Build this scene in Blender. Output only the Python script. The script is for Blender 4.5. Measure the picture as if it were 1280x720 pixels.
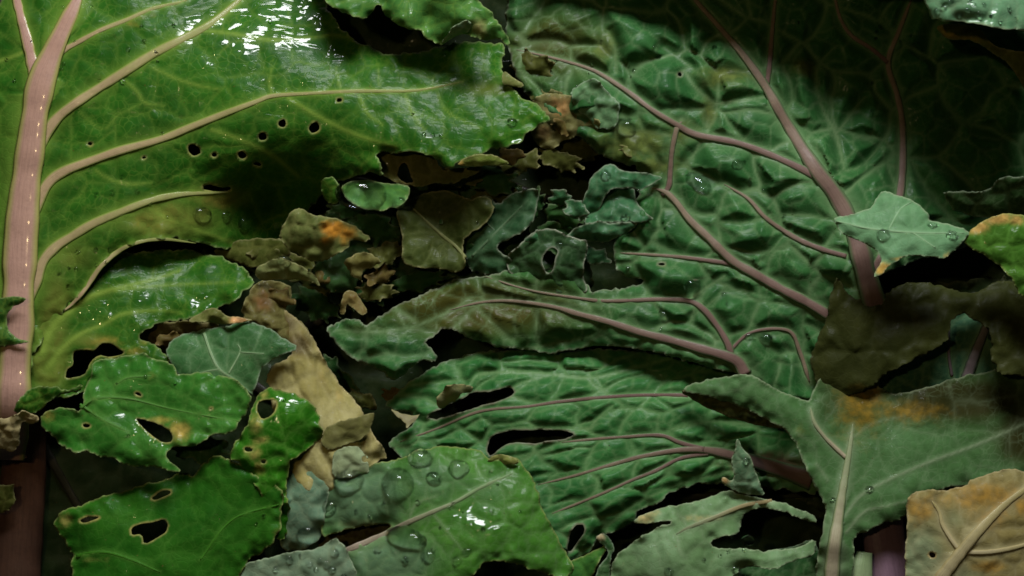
import bpy, math, random
import numpy as np
from mathutils import Vector, Matrix, Quaternion
from mathutils.kdtree import KDTree

for o in list(bpy.data.objects):
    bpy.data.objects.remove(o, do_unlink=True)
scene = bpy.context.scene
COL = scene.collection
R = math.radians

# ------------------------------------------------------------------ camera
MM = 0.0003125            # metres in one drawing unit (the leaves are drawn in units of 0.31 mm)
CAMH = 2000.0             # height of the camera above the middle of the pile, in units
cam_d = bpy.data.cameras.new('camera')
cam = bpy.data.objects.new('camera', cam_d)
COL.objects.link(cam)
cam.location = (0, 0, CAMH * MM)
cam_d.sensor_width = 36.0
cam_d.lens = 36.0 * CAMH / 1280.0
cam_d.clip_start = 0.01
cam_d.clip_end = 50
scene.camera = cam

# ------------------------------------------------------------------ light
world = bpy.data.worlds.new('World')
scene.world = world
world.use_nodes = True
bg = world.node_tree.nodes['Background']
bg.inputs[0].default_value = (0.75, 0.9, 1.0, 1)
bg.inputs[1].default_value = 0.007

def area(name, loc, target, sx, sy, power, col):
    l = bpy.data.lights.new(name, 'AREA')
    l.shape = 'RECTANGLE'; l.size = sx; l.size_y = sy
    l.energy = power; l.color = col
    o = bpy.data.objects.new(name, l); COL.objects.link(o)
    o.location = loc
    d = Vector(target) - Vector(loc)
    o.rotation_euler = d.to_track_quat('-Z', 'Y').to_euler()
    return o
area('window_light', (0.08, 0.70, 0.55), (0.0, 0.0, 0), 0.40, 0.25, 10.2, (0.97, 0.98, 1.0))
area('warm_bulb', (-0.20, 0.10, 0.85), (-0.1, 0.0, 0), 0.022, 0.022, 0.6, (1.0, 0.72, 0.36))

scene.view_settings.view_transform = 'Standard'
scene.view_settings.look = 'None'
scene.view_settings.exposure = 0.0
scene.view_settings.gamma = 1.0
scene.view_settings.use_curve_mapping = False
scene.render.engine = 'CYCLES'
scene.cycles.max_bounces = 7
scene.cycles.diffuse_bounces = 3
scene.cycles.glossy_bounces = 2
scene.cycles.transmission_bounces = 6
scene.cycles.transparent_max_bounces = 8
scene.cycles.filter_width = 1.6
scene.cycles.sample_clamp_indirect = 80.0
scene.cycles.blur_glossy = 0.2
scene.cycles.use_denoising = True

# ------------------------------------------------------------------ noise
_rs = np.random.RandomState(7)
_T = _rs.rand(256, 256).astype(np.float32)
def vnoise(x, y, seed=0):
    x = np.asarray(x, np.float32) + seed * 37.31; y = np.asarray(y, np.float32) + seed * 11.77
    xi = np.floor(x).astype(int); yi = np.floor(y).astype(int)
    fx = x - xi; fy = y - yi
    fx = fx * fx * (3 - 2 * fx); fy = fy * fy * (3 - 2 * fy)
    g = lambda a, b: _T[(xi + a) & 255, (yi + b) & 255]
    return ((g(0, 0) * (1 - fx) + g(1, 0) * fx) * (1 - fy) + (g(0, 1) * (1 - fx) + g(1, 1) * fx) * fy) * 2 - 1
def fbm(x, y, seed=0, o=3):
    s = 0; a = 1.0; t = 0
    for k in range(o):
        s = s + a * vnoise(x * 2 ** k, y * 2 ** k, seed + k * 5); t += a; a *= 0.5
    return s / t
def cells(x, y, c, seed, ani=1.0, ang=0.0):
    """distance to the borders of an irregular cell net, and a random number for each cell"""
    ca, sa = math.cos(ang), math.sin(ang)
    u = (x * ca + y * sa) / (c * ani); v = (-x * sa + y * ca) / c
    w = 0.22
    u, v = u + w * fbm(u * 1.3, v * 1.3, seed + 3), v + w * fbm(u * 1.3, v * 1.3, seed + 9)
    iu = np.floor(u).astype(int); iv = np.floor(v).astype(int)
    d1 = np.full(u.shape, 1e9, np.float32); d2 = d1.copy()
    p1 = np.zeros(u.shape + (2,), np.float32); p2 = p1.copy(); h1 = np.zeros(u.shape, np.float32)
    for du in (-2, -1, 0, 1, 2):
        for dv in (-2, -1, 0, 1, 2):
            a = iu + du; b = iv + dv
            su = a + 0.5 + 0.8 * (_T[(a + seed * 13) & 255, (b + 71) & 255] - .5)
            sv = b + 0.5 + 0.8 * (_T[(a + 131) & 255, (b + seed * 29) & 255] - .5)
            d = (su - u) ** 2 + (sv - v) ** 2
            s = np.stack([su, sv], -1)
            near = d < d1
            mid = (~near) & (d < d2)
            d2 = np.where(near, d1, np.where(mid, d, d2))
            p2 = np.where(near[..., None], p1, np.where(mid[..., None], s, p2))
            h1 = np.where(near, _T[(a * 7 + seed) & 255, (b * 3 + 5) & 255], h1)
            p1 = np.where(near[..., None], s, p1)
            d1 = np.where(near, d, d1)
    e = (d2 - d1) / (2 * np.sqrt(((p1 - p2) ** 2).sum(-1)) + 1e-6)
    return e * c, h1
def tps(pts):
    p = np.array(pts, float)
    if len(p) < 3:
        z0 = p[:, 2].mean()
        return lambda x, y: np.full(np.shape(x), z0)
    n = len(p); s = 100.0
    q = p[:, :2] / s
    def U(r2): return 0.5 * r2 * np.log(r2 + 1e-9)
    K = U(((q[:, None] - q[None]) ** 2).sum(-1)) + np.eye(n) * 0.02
    P = np.hstack([np.ones((n, 1)), q])
    A = np.zeros((n + 3, n + 3)); A[:n, :n] = K; A[:n, n:] = P; A[n:, :n] = P.T
    A[n:, n:] += np.eye(3) * 1e-6
    w = np.linalg.solve(A, np.concatenate([p[:, 2], np.zeros(3)]))
    def f(x, y):
        x = np.asarray(x, float) / s; y = np.asarray(y, float) / s
        r = w[n] + w[n + 1] * x + w[n + 2] * y
        for i in range(n):
            r = r + w[i] * U((x - q[i, 0]) ** 2 + (y - q[i, 1]) ** 2)
        return r
    return f

def to_world(x, y, z):
    """point of the drawing (x right, y down from the top left corner) at height z -> metres"""
    f = 1 - np.asarray(z) / CAMH
    return np.stack([(np.asarray(x) - 640) * f * MM, (360 - np.asarray(y)) * f * MM, np.asarray(z) * MM], -1)

# ------------------------------------------------------------------ materials
def mat_new(name):
    m = bpy.data.materials.new(name); m.use_nodes = True
    nt = m.node_tree; nt.nodes.clear()
    return m, nt
class NB:
    def __init__(s, nt): s.nt = nt
    def n(s, t, **k):
        nd = s.nt.nodes.new(t)
        for a, b in k.items(): setattr(nd, a, b)
        return nd
    def l(s, a, b): s.nt.links.new(a, b)
    def attr(s, name):
        return s.n('ShaderNodeAttribute', attribute_name=name).outputs['Fac']
    def math(s, op, a, b=None, c=None):
        nd = s.n('ShaderNodeMath', operation=op)
        for i, v in enumerate((a, b, c)):
            if v is None: continue
            if isinstance(v, (int, float)): nd.inputs[i].default_value = v
            else: s.l(v, nd.inputs[i])
        return nd.outputs[0]
    def mix(s, f, a, b, mode='MIX'):
        nd = s.n('ShaderNodeMix', data_type='RGBA', blend_type=mode)
        for sock, v in ((nd.inputs[0], f), (nd.inputs[6], a), (nd.inputs[7], b)):
            if isinstance(v, (int, float)): sock.default_value = v
            elif isinstance(v, tuple): sock.default_value = v if len(v) == 4 else v + (1,)
            else: s.l(v, sock)
        return nd.outputs[2]
    def ramp(s, f, a, b):
        nd = s.n('ShaderNodeMapRange', interpolation_type='SMOOTHSTEP')
        s.l(f, nd.inputs[0]); nd.inputs[1].default_value = a; nd.inputs[2].default_value = b
        return nd.outputs[0]
    def noise(s, vec, scale, detail=3, rough=.5, dist=0.0):
        nd = s.n('ShaderNodeTexNoise'); s.l(vec, nd.inputs['Vector'])
        nd.inputs['Scale'].default_value = scale; nd.inputs['Detail'].default_value = detail
        nd.inputs['Roughness'].default_value = rough; nd.inputs['Distortion'].default_value = dist
        return nd.outputs['Fac']

MATS = {}
def leaf_mat(c1, c2, vein=(.30, .36, .12), brown=(.22, .13, .03), edge=(.36, .40, .2),
             rough=.42, coat=.15, trans=.22, wet=0.0, net=.35, tint=None, coat_rough=0.04):
    k = (c1, c2, vein, brown, edge, rough, coat, trans, wet, net, tint)
    if k in MATS: return MATS[k]
    m, nt = mat_new('leaf_skin'); b = NB(nt)
    tc = b.n('ShaderNodeTexCoord').outputs['Object']
    base = b.mix(b.ramp(b.noise(tc, 45, 4, .6), .32, .68), c1, c2)
    base = b.mix(b.math('MULTIPLY', b.ramp(b.noise(tc, 420, 3, .6), .35, .7), .30), base, (c1[0] * .55, c1[1] * .55, c1[2] * .5))
    if tint: base = b.mix(b.ramp(b.math('ADD', b.attr('tint'), b.math('MULTIPLY', b.math('SUBTRACT', b.noise(tc, 100, 3), .5), .35)), .12, .85), base, b.mix(b.noise(tc, 160, 3), tuple(v * .8 for v in tint), tuple(v * 1.2 for v in tint)))
    # fine vein net inside the cells
    vo = b.n('ShaderNodeTexVoronoi', feature='DISTANCE_TO_EDGE')
    wv = b.n('ShaderNodeVectorMath', operation='ADD')
    nz = b.n('ShaderNodeTexNoise'); b.l(tc, nz.inputs['Vector']); nz.inputs['Scale'].default_value = 260
    sc = b.n('ShaderNodeVectorMath', operation='SCALE'); b.l(nz.outputs['Color'], sc.inputs[0]); sc.inputs['Scale'].default_value = .0028
    b.l(tc, wv.inputs[0]); b.l(sc.outputs[0], wv.inputs[1]); b.l(wv.outputs[0], vo.inputs['Vector'])
    vo.inputs['Scale'].default_value = 330
    fine = b.ramp(vo.outputs['Distance'], .10, .0)
    patch = b.ramp(b.noise(tc, 90, 2), .35, .65)
    finem = b.math('MULTIPLY', b.math('MULTIPLY', fine, patch), net)
    lite = tuple(.55 * v + .45 * c for v, c in zip(vein, c2))
    base = b.mix(finem, base, lite)
    base = b.mix(b.math('MULTIPLY', b.attr('halo'), .6), base, lite)
    base = b.mix(b.attr('vein'), base, vein)
    bn = b.noise(tc, 150, 5, .65)
    br = b.math('ADD', b.attr('brown'), b.math('MULTIPLY', b.math('SUBTRACT', bn, .5), .7))
    brm = b.math('MULTIPLY', b.ramp(br, .10, .80), b.ramp(b.attr('brown'), .02, .15))
    base = b.mix(brm, base, b.mix(b.ramp(b.noise(tc, 300, 3), .3, .7), brown, tuple(min(1, v * 1.9) for v in brown)))
    base = b.mix(b.math('MULTIPLY', b.attr('edge'), .6), base, edge)
    base = b.mix(b.ramp(b.noise(tc, 700, 2), .74, .80), base, tuple(v * .45 for v in brown))
    h = b.math('ADD', b.math('MULTIPLY', b.noise(tc, 900, 4, .6), .5), b.math('MULTIPLY', fine, -.5))
    bump = b.n('ShaderNodeBump'); bump.inputs['Strength'].default_value = .28; bump.inputs['Distance'].default_value = .0003
    b.l(h, bump.inputs['Height'])
    wetb = b.n('ShaderNodeBump'); wetb.inputs['Strength'].default_value = .8; wetb.inputs['Distance'].default_value = .0016
    mp = b.n('ShaderNodeMapping'); b.l(tc, mp.inputs[0]); mp.inputs['Scale'].default_value = (.45, 1.25, 1)
    b.l(b.noise(mp.outputs[0], 120, 2, .4, 1.5), wetb.inputs['Height'])
    p = b.n('ShaderNodeBsdfPrincipled')
    b.l(base, p.inputs['Base Color']); b.l(bump.outputs[0], p.inputs['Normal']); b.l(wetb.outputs[0], p.inputs['Coat Normal'])
    rg = b.math('ADD', rough - .08, b.math('MULTIPLY', b.noise(tc, 260, 3), .18)); b.l(rg, p.inputs['Roughness'])
    p.inputs['Specular IOR Level'].default_value = .09
    wmask = b.math('MULTIPLY', b.ramp(b.math('ADD', b.attr('wet'), b.math('MULTIPLY', b.math('SUBTRACT', b.noise(tc, 110, 3, .6), .5), 0.9)), .22, .36), b.ramp(b.attr('wet'), .05, .25))
    b.l(b.math('ADD', wmask, coat * .35), p.inputs['Coat Weight'])
    p.inputs['Coat Roughness'].default_value = coat_rough
    p.inputs['Coat IOR'].default_value = 1.45
    tr = b.n('ShaderNodeBsdfTranslucent')
    b.l(b.mix(.35, base, (.45, .42, .02), 'MIX'), tr.inputs['Color'])
    mx = b.n('ShaderNodeMixShader'); mx.inputs[0].default_value = trans
    b.l(p.outputs[0], mx.inputs[1]); b.l(tr.outputs[0], mx.inputs[2])
    out = b.n('ShaderNodeOutputMaterial'); b.l(mx.outputs[0], out.inputs['Surface'])
    MATS[k] = m
    return m
def vein_mat(c_base, c_tip, margin=None, rough=.45, coat=.05):
    k = ('vein', c_base, c_tip, margin, rough, coat)
    if k in MATS: return MATS[k]
    m, nt = mat_new('leaf_vein'); b = NB(nt)
    tc = b.n('ShaderNodeTexCoord').outputs['Object']
    t = b.math('ADD', b.attr('along'), b.math('MULTIPLY', b.math('SUBTRACT', b.noise(tc, 120, 3), .5), .5))
    col = b.mix(b.ramp(t, .05, .95), c_base, c_tip)
    cx = b.n('ShaderNodeCombineXYZ'); b.l(b.math('MULTIPLY', b.attr('around'), 5.0), cx.inputs[0]); b.l(b.attr('length'), cx.inputs[1])
    streak = b.noise(cx.outputs[0], 1.6, 3, .6)
    col = b.mix(b.math('MULTIPLY', b.ramp(streak, .42, .72), .4), col, tuple(v * .6 for v in c_base))
    col = b.mix(b.math('MULTIPLY', b.ramp(b.noise(tc, 420, 4, .65), .45, .75), .35), col, tuple(v * .55 for v in c_base))
    if margin: col = b.mix(b.ramp(b.attr('flank'), .50, .95), col, margin)
    bump = b.n('ShaderNodeBump'); bump.inputs['Strength'].default_value = .45; bump.inputs['Distance'].default_value = .0004
    b.l(b.math('ADD', b.math('MULTIPLY', b.noise(tc, 620, 3, .6), .5), streak), bump.inputs['Height'])
    p = b.n('ShaderNodeBsdfPrincipled'); b.l(col, p.inputs['Base Color']); b.l(bump.outputs[0], p.inputs['Normal'])
    p.inputs['Roughness'].default_value = rough; p.inputs['Coat Weight'].default_value = coat
    p.inputs['Coat Roughness'].default_value = .1; p.inputs['Specular IOR Level'].default_value = .25
    out = b.n('ShaderNodeOutputMaterial'); b.l(p.outputs[0], out.inputs['Surface'])
    MATS[k] = m
    return m
def water_mat():
    m, nt = mat_new('clear_water'); b = NB(nt)
    g = b.n('ShaderNodeBsdfGlass'); g.inputs['IOR'].default_value = 1.333; g.inputs['Roughness'].default_value = 0.0
    g.inputs['Color'].default_value = (1, 1, 1, 1)
    t = b.n('ShaderNodeBsdfTransparent')
    mx = b.n('ShaderNodeMixShader'); mx.inputs[0].default_value = .12
    b.l(g.outputs[0], mx.inputs[1]); b.l(t.outputs[0], mx.inputs[2])
    out = b.n('ShaderNodeOutputMaterial'); b.l(mx.outputs[0], out.inputs['Surface'])
    return m
WATER = water_mat()

# ------------------------------------------------------------------ the ground under the pile
def soil():
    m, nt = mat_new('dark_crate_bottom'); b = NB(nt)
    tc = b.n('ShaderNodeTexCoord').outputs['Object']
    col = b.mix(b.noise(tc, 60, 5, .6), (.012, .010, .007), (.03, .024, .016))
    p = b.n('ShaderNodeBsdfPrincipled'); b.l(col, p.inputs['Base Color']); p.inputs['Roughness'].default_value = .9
    out = b.n('ShaderNodeOutputMaterial'); b.l(p.outputs[0], out.inputs['Surface'])
    return m
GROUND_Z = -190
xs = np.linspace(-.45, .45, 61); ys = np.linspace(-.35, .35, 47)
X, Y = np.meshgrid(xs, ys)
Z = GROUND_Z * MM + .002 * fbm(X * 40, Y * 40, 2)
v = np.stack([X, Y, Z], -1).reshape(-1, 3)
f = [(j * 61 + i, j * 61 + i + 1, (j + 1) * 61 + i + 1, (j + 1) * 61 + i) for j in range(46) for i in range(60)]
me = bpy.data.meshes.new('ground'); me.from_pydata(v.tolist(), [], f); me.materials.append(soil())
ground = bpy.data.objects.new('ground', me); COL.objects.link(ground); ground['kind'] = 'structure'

# ------------------------------------------------------------------ leaf builder
def refine(pts, jag, seed, step=2.0, smooth=2, closed=True):
    p = np.array(pts, float)
    for _ in range(smooth):
        q = np.roll(p, -1, 0)
        a = p * .78 + q * .22; c = p * .22 + q * .78
        p = np.stack([a, c], 1).reshape(-1, 2)
    q = np.roll(p, -1, 0)
    out = []
    for a, c in zip(p, q):
        n = max(1, int(np.hypot(*(c - a)) / step))
        for k in range(n): out.append(a + (c - a) * k / n)
    p = np.array(out)
    t = np.roll(p, -2, 0) - np.roll(p, 2, 0)
    t /= np.maximum(np.hypot(t[:, 0], t[:, 1]), 1e-6)[:, None]
    nrm = np.stack([-t[:, 1], t[:, 0]], 1)
    d = jag * (1.5 * fbm(p[:, 0] / 12, p[:, 1] / 12, seed, 3) + .9 * np.abs(vnoise(p[:, 0] / 7, p[:, 1] / 7, seed + 6)) + .35 * vnoise(p[:, 0] / 3.5, p[:, 1] / 3.5, seed + 2))
    return p + nrm * d[:, None]
def ell(x, y, rx, ry, a=0, n=10):
    a = R(a); r = []
    for k in range(n):
        t = 2 * math.pi * k / n; u, w = rx * math.cos(t), ry * math.sin(t)
        r.append((x + u * math.cos(a) - w * math.sin(a), y + u * math.sin(a) + w * math.cos(a)))
    return r
def inside_rows(loops, gx, gy):
    M = np.zeros((len(gy), len(gx)), bool)
    segs = np.concatenate([np.concatenate([L, np.roll(L, -1, 0)], 1) for L in loops])
    for j, y in enumerate(gy):
        s = segs[((segs[:, 1] <= y) & (segs[:, 3] > y)) | ((segs[:, 3] <= y) & (segs[:, 1] > y))]
        if len(s) == 0: continue
        xc = np.sort(s[:, 0] + (y - s[:, 1]) / (s[:, 3] - s[:, 1]) * (s[:, 2] - s[:, 0]))
        M[j] = (np.searchsorted(xc, gx) % 2) == 1
    return M
def kd(p):
    k = KDTree(len(p))
    for i, q in enumerate(p): k.insert((q[0], q[1], 0), i)
    k.balance(); return k
def kdq(k, x, y):
    x = np.ravel(x); y = np.ravel(y)
    d = np.empty(len(x)); idx = np.empty(len(x), int)
    fnd = k.find
    for i in range(len(x)):
        c, j, dd = fnd((x[i], y[i], 0)); d[i] = dd; idx[i] = j
    return d, idx
def spline(pts, step=3.0):
    """Catmull-Rom through (x, y, width)"""
    p = np.array([q if len(q) == 3 else (q[0], q[1], 3) for q in pts], float)
    if len(p) == 2: p = np.array([p[0], (p[0] + p[1]) / 2, p[1]])
    e = np.vstack([2 * p[0] - p[1], p, 2 * p[-1] - p[-2]])
    out = []
    for i in range(1, len(e) - 2):
        a, b, c, d = e[i - 1:i + 3]
        n = max(2, int(np.hypot(*(c - b)[:2]) / step))
        for k in range(n):
            t = k / n
            out.append(.5 * (2 * b + (c - a) * t + (2 * a - 5 * b + 4 * c - d) * t * t + (3 * b - a - 3 * c + d) * t ** 3))
    out.append(e[-2])
    o = np.array(out); o[:, 2] = np.maximum(o[:, 2], .8)
    return o
LEAVES = {}
def tube_attrs(me, al, ln, NS):
    an = 2 * np.pi * np.arange(NS) / NS; n = len(al)
    for nm, v in (('along', np.repeat(al, NS)), ('length', np.repeat(ln, NS)), ('around', np.tile(np.cos(an), n)), ('flank', np.tile(np.abs(np.cos(an)), n))):
        la = me.attributes.new(nm, 'FLOAT', 'POINT'); la.data.foreach_set('value', v.astype(np.float32))
SEED = [11]
class Blade:
    """the surface of one blade: outline, holes, heights and vein masks"""
    def __init__(s, outline, z, holes=(), veins=(), cell=34, blister=3.0, und=4.0, ruffle=0.0, curl=0.0, jag=1.6,
                 vw=1.3, net=.6, ani=1.0, ang=0.0, spots=(), spacing=2.2, ridge=.35, holecol=.5, smooth=1, und_len=60, thick=1.2, wet=(), tint=()):
        SEED[0] += 7; s.seed = SEED[0]
        s.out = refine(outline, jag * 1.25, s.seed, smooth=smooth)
        s.holes = [refine(h, jag * .5, s.seed + 1, step=1.2, smooth=1) for h in holes]
        s.okd = kd(s.out)
        s.hkd = kd(np.concatenate(s.holes)) if s.holes else None
        s.zf = tps(z)
        s.veins = [spline(v) for v in veins]
        if s.veins:
            s.vp = np.concatenate(s.veins); s.vkd = kd(s.vp)
        else: s.vkd = None
        s.p = dict(cell=cell, blister=blister, und=und, ruffle=ruffle, curl=curl, vw=vw, net=net, ani=ani, ang=R(ang),
                   spots=spots, ridge=ridge, holecol=holecol, und_len=und_len, wet=wet, tint=tint)
        s.spacing = spacing; s.thick = thick
    def eval(s, x, y):
        p = s.p; x = np.ravel(np.asarray(x, float)); y = np.ravel(np.asarray(y, float))
        z = s.zf(x, y)
        de, _ = kdq(s.okd, x, y)
        L = p['und_len']
        z = z + p['und'] * fbm(x / L, y / L, s.seed + 4, 3)
        ruf = p['ruffle'] + 3.0
        z = z + ruf * np.exp(-de / 15) * fbm(x / 19, y / 19, s.seed + 8, 2) * 1.9
        z = z - 3.5 * np.exp(-(de / 11) ** 1.4)
        if p['curl']: z = z + p['curl'] * np.exp(-(de / 9) ** 1.3)
        e, hsh = cells(x, y, p['cell'], s.seed, p['ani'], p['ang'])
        e2, h2 = cells(x, y, p['cell'] * .42, s.seed + 5, p['ani'], p['ang'] + .3)
        vein = p['net'] * np.exp(-(e / p['vw']) ** 2) * (.55 + .45 * fbm(x / 40, y / 40, s.seed + 6, 2))
        vein = np.maximum(vein, p['net'] * .4 * np.exp(-(e2 / (p['vw'] * .8)) ** 2))
        halo = p['net'] * .6 * np.exp(-(e / (p['vw'] * 3.2)) ** 2)
        dv = np.full(len(x), 999.)
        if s.vkd:
            d, i = kdq(s.vkd, x, y)
            w = s.vp[i, 2]
            dv = np.maximum(d - w * .5, 0)
            mask = np.exp(-(d / (w * .5 + .5)) ** 2.5) * np.clip(.15 + .15 * w, 0, 1)
            vein = np.maximum(vein, mask); halo = np.maximum(halo, .8 * np.clip(.1 + .15 * w, 0, 1) * np.exp(-(dv / (2.5 + w * .6)) ** 2))
            z = z + p['ridge'] * w * np.exp(-(d / (w * .75 + 1)) ** 2)
        em = np.minimum(e, dv)
        z = z + p['blister'] * (.45 + .9 * hsh) * (em / (p['cell'] * .2)) ** 2 / (1 + (em / (p['cell'] * .2)) ** 2) * np.minimum(1, de / 10)
        z = z + p['blister'] * .09 * (.4 + h2) * (1 - np.exp(-np.minimum(e2, dv) / (p['cell'] * .09)))
        edge = np.exp(-(de / 1.25) ** 2)
        brown = np.zeros(len(x))
        if s.hkd:
            dh, _ = kdq(s.hkd, x, y)
            brown = p['holecol'] * np.exp(-(dh / 2.6) ** 2)
            edge = np.maximum(edge, .8 * np.exp(-(dh / 1.6) ** 2))
        for sp in p['spots']:
            rx, ry = sp[2], (sp[4] if len(sp) > 4 else sp[2])
            brown = np.maximum(brown, sp[3] * np.exp(-(((x - sp[0]) / rx) ** 2 + ((y - sp[1]) / ry) ** 2)))
        wt = np.zeros(len(x))
        for sp in p['wet']:
            wt = np.maximum(wt, 1.15 * np.exp(-((((x - sp[0]) / sp[2]) ** 2 + ((y - sp[1]) / sp[3]) ** 2)) ** 1.5))
        tn = np.zeros(len(x))
        for sp in p['tint']:
            tn = np.maximum(tn, sp[4] * np.exp(-(((x - sp[0]) / sp[2]) ** 2 + ((y - sp[1]) / sp[3]) ** 2)))
        return z, dict(wet=wt, tint=tn, vein=np.clip(vein, 0, 1), halo=np.clip(halo, 0, 1), edge=edge, brown=brown)
    def build(s, name, mat, parent, origin):
        g = s.spacing
        x0, y0 = s.out.min(0) - g; x1, y1 = s.out.max(0) + g
        gx = np.arange(x0, x1 + g, g); gy = np.arange(y0, y1 + g, g)
        C = inside_rows([s.out] + s.holes, (gx[:-1] + gx[1:]) / 2, (gy[:-1] + gy[1:]) / 2)
        ny, nx = C.shape
        pad = np.zeros((ny + 2, nx + 2), bool); pad[1:-1, 1:-1] = C
        cnt = pad[:-1, :-1].astype(int) + pad[1:, :-1] + pad[:-1, 1:] + pad[1:, 1:]
        used = cnt > 0; bnd = used & (cnt < 4)
        gxx, gyy = np.meshgrid(gx[:nx + 1], gy[:ny + 1])
        idx = -np.ones(used.shape, int); idx[used] = np.arange(used.sum())
        px = gxx[used].copy(); py = gyy[used].copy(); bm = bnd[used]
        allp = np.concatenate([s.out] + s.holes); k = kd(allp)
        d, i = kdq(k, px[bm], py[bm])
        ok = d < g * 1.3
        tx, ty = px[bm], py[bm]
        tx[ok] = allp[i[ok], 0]; ty[ok] = allp[i[ok], 1]
        px[bm] = tx; py[bm] = ty
        z, at = s.eval(px, py)
        jj, ii = np.nonzero(C)
        faces = np.stack([idx[jj + 1, ii], idx[jj + 1, ii + 1], idx[jj, ii + 1], idx[jj, ii]], 1)
        co = to_world(px, py, z) - origin
        me = bpy.data.meshes.new(name)
        me.vertices.add(len(co)); me.vertices.foreach_set('co', co.astype(np.float32).ravel())
        nf = len(faces)
        me.loops.add(nf * 4); me.loops.foreach_set('vertex_index', faces.astype(np.int32).ravel())
        me.polygons.add(nf); me.polygons.foreach_set('loop_start', np.arange(0, nf * 4, 4, dtype=np.int32))
        me.polygons.foreach_set('loop_total', np.full(nf, 4, np.int32))
        me.update(calc_edges=True); me.validate()
        for a, vals in at.items():
            la = me.attributes.new(a, 'FLOAT', 'POINT'); la.data.foreach_set('value', vals.astype(np.float32))
        me.polygons.foreach_set('use_smooth', np.ones(len(me.polygons), bool))
        me.materials.append(mat)
        o = bpy.data.objects.new(name, me); COL.objects.link(o); o.parent = parent
        so = o.modifiers.new('thickness', 'SOLIDIFY'); so.thickness = s.thick * MM; so.offset = -1
        return o
    def tube(s, name, pl, mat, parent, origin, flat=.4, lift=.12, minw=0):
        n = len(pl); NS = 12
        z, _ = s.eval(pl[:, 0], pl[:, 1])
        z = np.convolve(np.pad(z, 3, mode='edge'), np.ones(7) / 7, 'valid')
        t = np.gradient(pl[:, :2], axis=0); t /= np.maximum(np.hypot(t[:, 0], t[:, 1]), 1e-6)[:, None]
        nr = np.stack([-t[:, 1], t[:, 0]], 1)
        al = np.concatenate([[0], np.cumsum(np.hypot(*np.diff(pl[:, :2], axis=0).T))]); al = al / al[-1]
        w = pl[:, 2] * .5 * (1 + .10 * vnoise(al * 23, al * 3 + s.seed, s.seed))
        w = w * np.minimum(1, .25 + (1 - al) * 9)
        V = []
        for k in range(NS):
            a = 2 * math.pi * k / NS
            off = w * math.cos(a); zz = z + w * (lift * 2 * 0 + flat * math.sin(a)) + w * lift
            V.append(to_world(pl[:, 0] + nr[:, 0] * off, pl[:, 1] + nr[:, 1] * off, zz) - origin)
        V = np.stack(V, 1).reshape(-1, 3)
        F = []
        for i in range(n - 1):
            for k in range(NS):
                k2 = (k + 1) % NS
                F.append((i * NS + k, (i + 1) * NS + k, (i + 1) * NS + k2, i * NS + k2))
        F.append(tuple(range(NS))); F.append(tuple((n - 1) * NS + k for k in reversed(range(NS))))
        me = bpy.data.meshes.new(name); me.from_pydata(V.tolist(), [], F); me.update()
        tube_attrs(me, al, al * len(pl) * .04, NS)
        me.polygons.foreach_set('use_smooth', np.ones(len(F), bool))
        me.materials.append(mat)
        o = bpy.data.objects.new(name, me); COL.objects.link(o); o.parent = parent
        return o
def leaf(key, label, blades, mat, midribs=(), sides=(), thin=(), vmat=None, mmat=None, fine=None, flat=.4, lift=.12, group=None, base=None, name='kale_leaf', cat='leaf'):
    """blades: list of dicts for Blade; midribs / sides become tubes of their own, thin veins are ridges of the blade"""
    bl = []
    for i, bd in enumerate(blades):
        bd = dict(bd); ve = bd.pop('veins', None)
        bm = bd.pop('mat', mat)
        if ve is None and i == 0: ve = list(midribs) + list(sides) + list(thin)
        bl.append((Blade(veins=ve or (), **bd), bm))
    b0 = bl[0][0]
    if base is None:
        base = midribs[0][0][:2] if midribs else (sides[0][0][:2] if sides else tuple(b0.out.mean(0)))
    zb = float(b0.zf(np.array([base[0]]), np.array([base[1]]))[0])
    org = to_world(base[0], base[1], zb)
    if vmat is None and thin: vmat = fine
    tubes = list(thin) if not (midribs or sides) else []
    single = len(bl) == 1 and not (midribs or sides or tubes)
    if single:
        root = b0.build(name, bl[0][1], None, org)
    else:
        root = bpy.data.objects.new(name, None); COL.objects.link(root)
        root.empty_display_size = .005
    root.location = org; root['label'] = label; root['category'] = cat
    if group: root['group'] = group
    if not single:
        for b, m in bl: b.build('blade', m, root, org)
    for mrb in midribs: b0.tube('midrib', spline(mrb), mmat or vmat, root, org, flat, lift)
    for sv in list(sides) + tubes: b0.tube('side_vein', spline(sv), vmat, root, org, flat, lift)
    LEAVES[key] = b0
    for i, (b, m) in enumerate(bl[1:], 1): LEAVES[key + str(i)] = b
    return root

# ------------------------------------------------------------------ colours of the leaf kinds
GLOSSY = dict(c1=(.019, .098, .008), c2=(.034, .150, .012), vein=(.22, .34, .05), edge=(.30, .38, .14), rough=.36, coat=.25, wet=.75, trans=.18, net=.35)
UNDER = dict(c1=(.022, .100, .024), c2=(.043, .155, .040), vein=(.20, .31, .14), edge=(.30, .32, .22), rough=.46, coat=.12, wet=.15, trans=.18, net=.3)
GLAUC = dict(c1=(.10, .21, .10), c2=(.145, .28, .15), vein=(.30, .38, .22), edge=(.34, .40, .24), rough=.5, coat=.08, wet=.2, trans=.15, net=.2)
BRIGHT = dict(c1=(.020, .130, .006), c2=(.038, .195, .010), vein=(.14, .34, .05), edge=(.34, .36, .12), rough=.34, coat=.3, wet=.45, trans=.2, net=.2)
DULL = dict(c1=(.038, .125, .034), c2=(.062, .18, .054), vein=(.22, .34, .16), edge=(.36, .44, .3), rough=.45, coat=.12, wet=.2, trans=.2)
OLIVE = dict(c1=(.065, .085, .014), c2=(.10, .125, .024), vein=(.22, .23, .06), edge=(.3, .28, .12), rough=.48, coat=.1, wet=.15, trans=.3)
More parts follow.
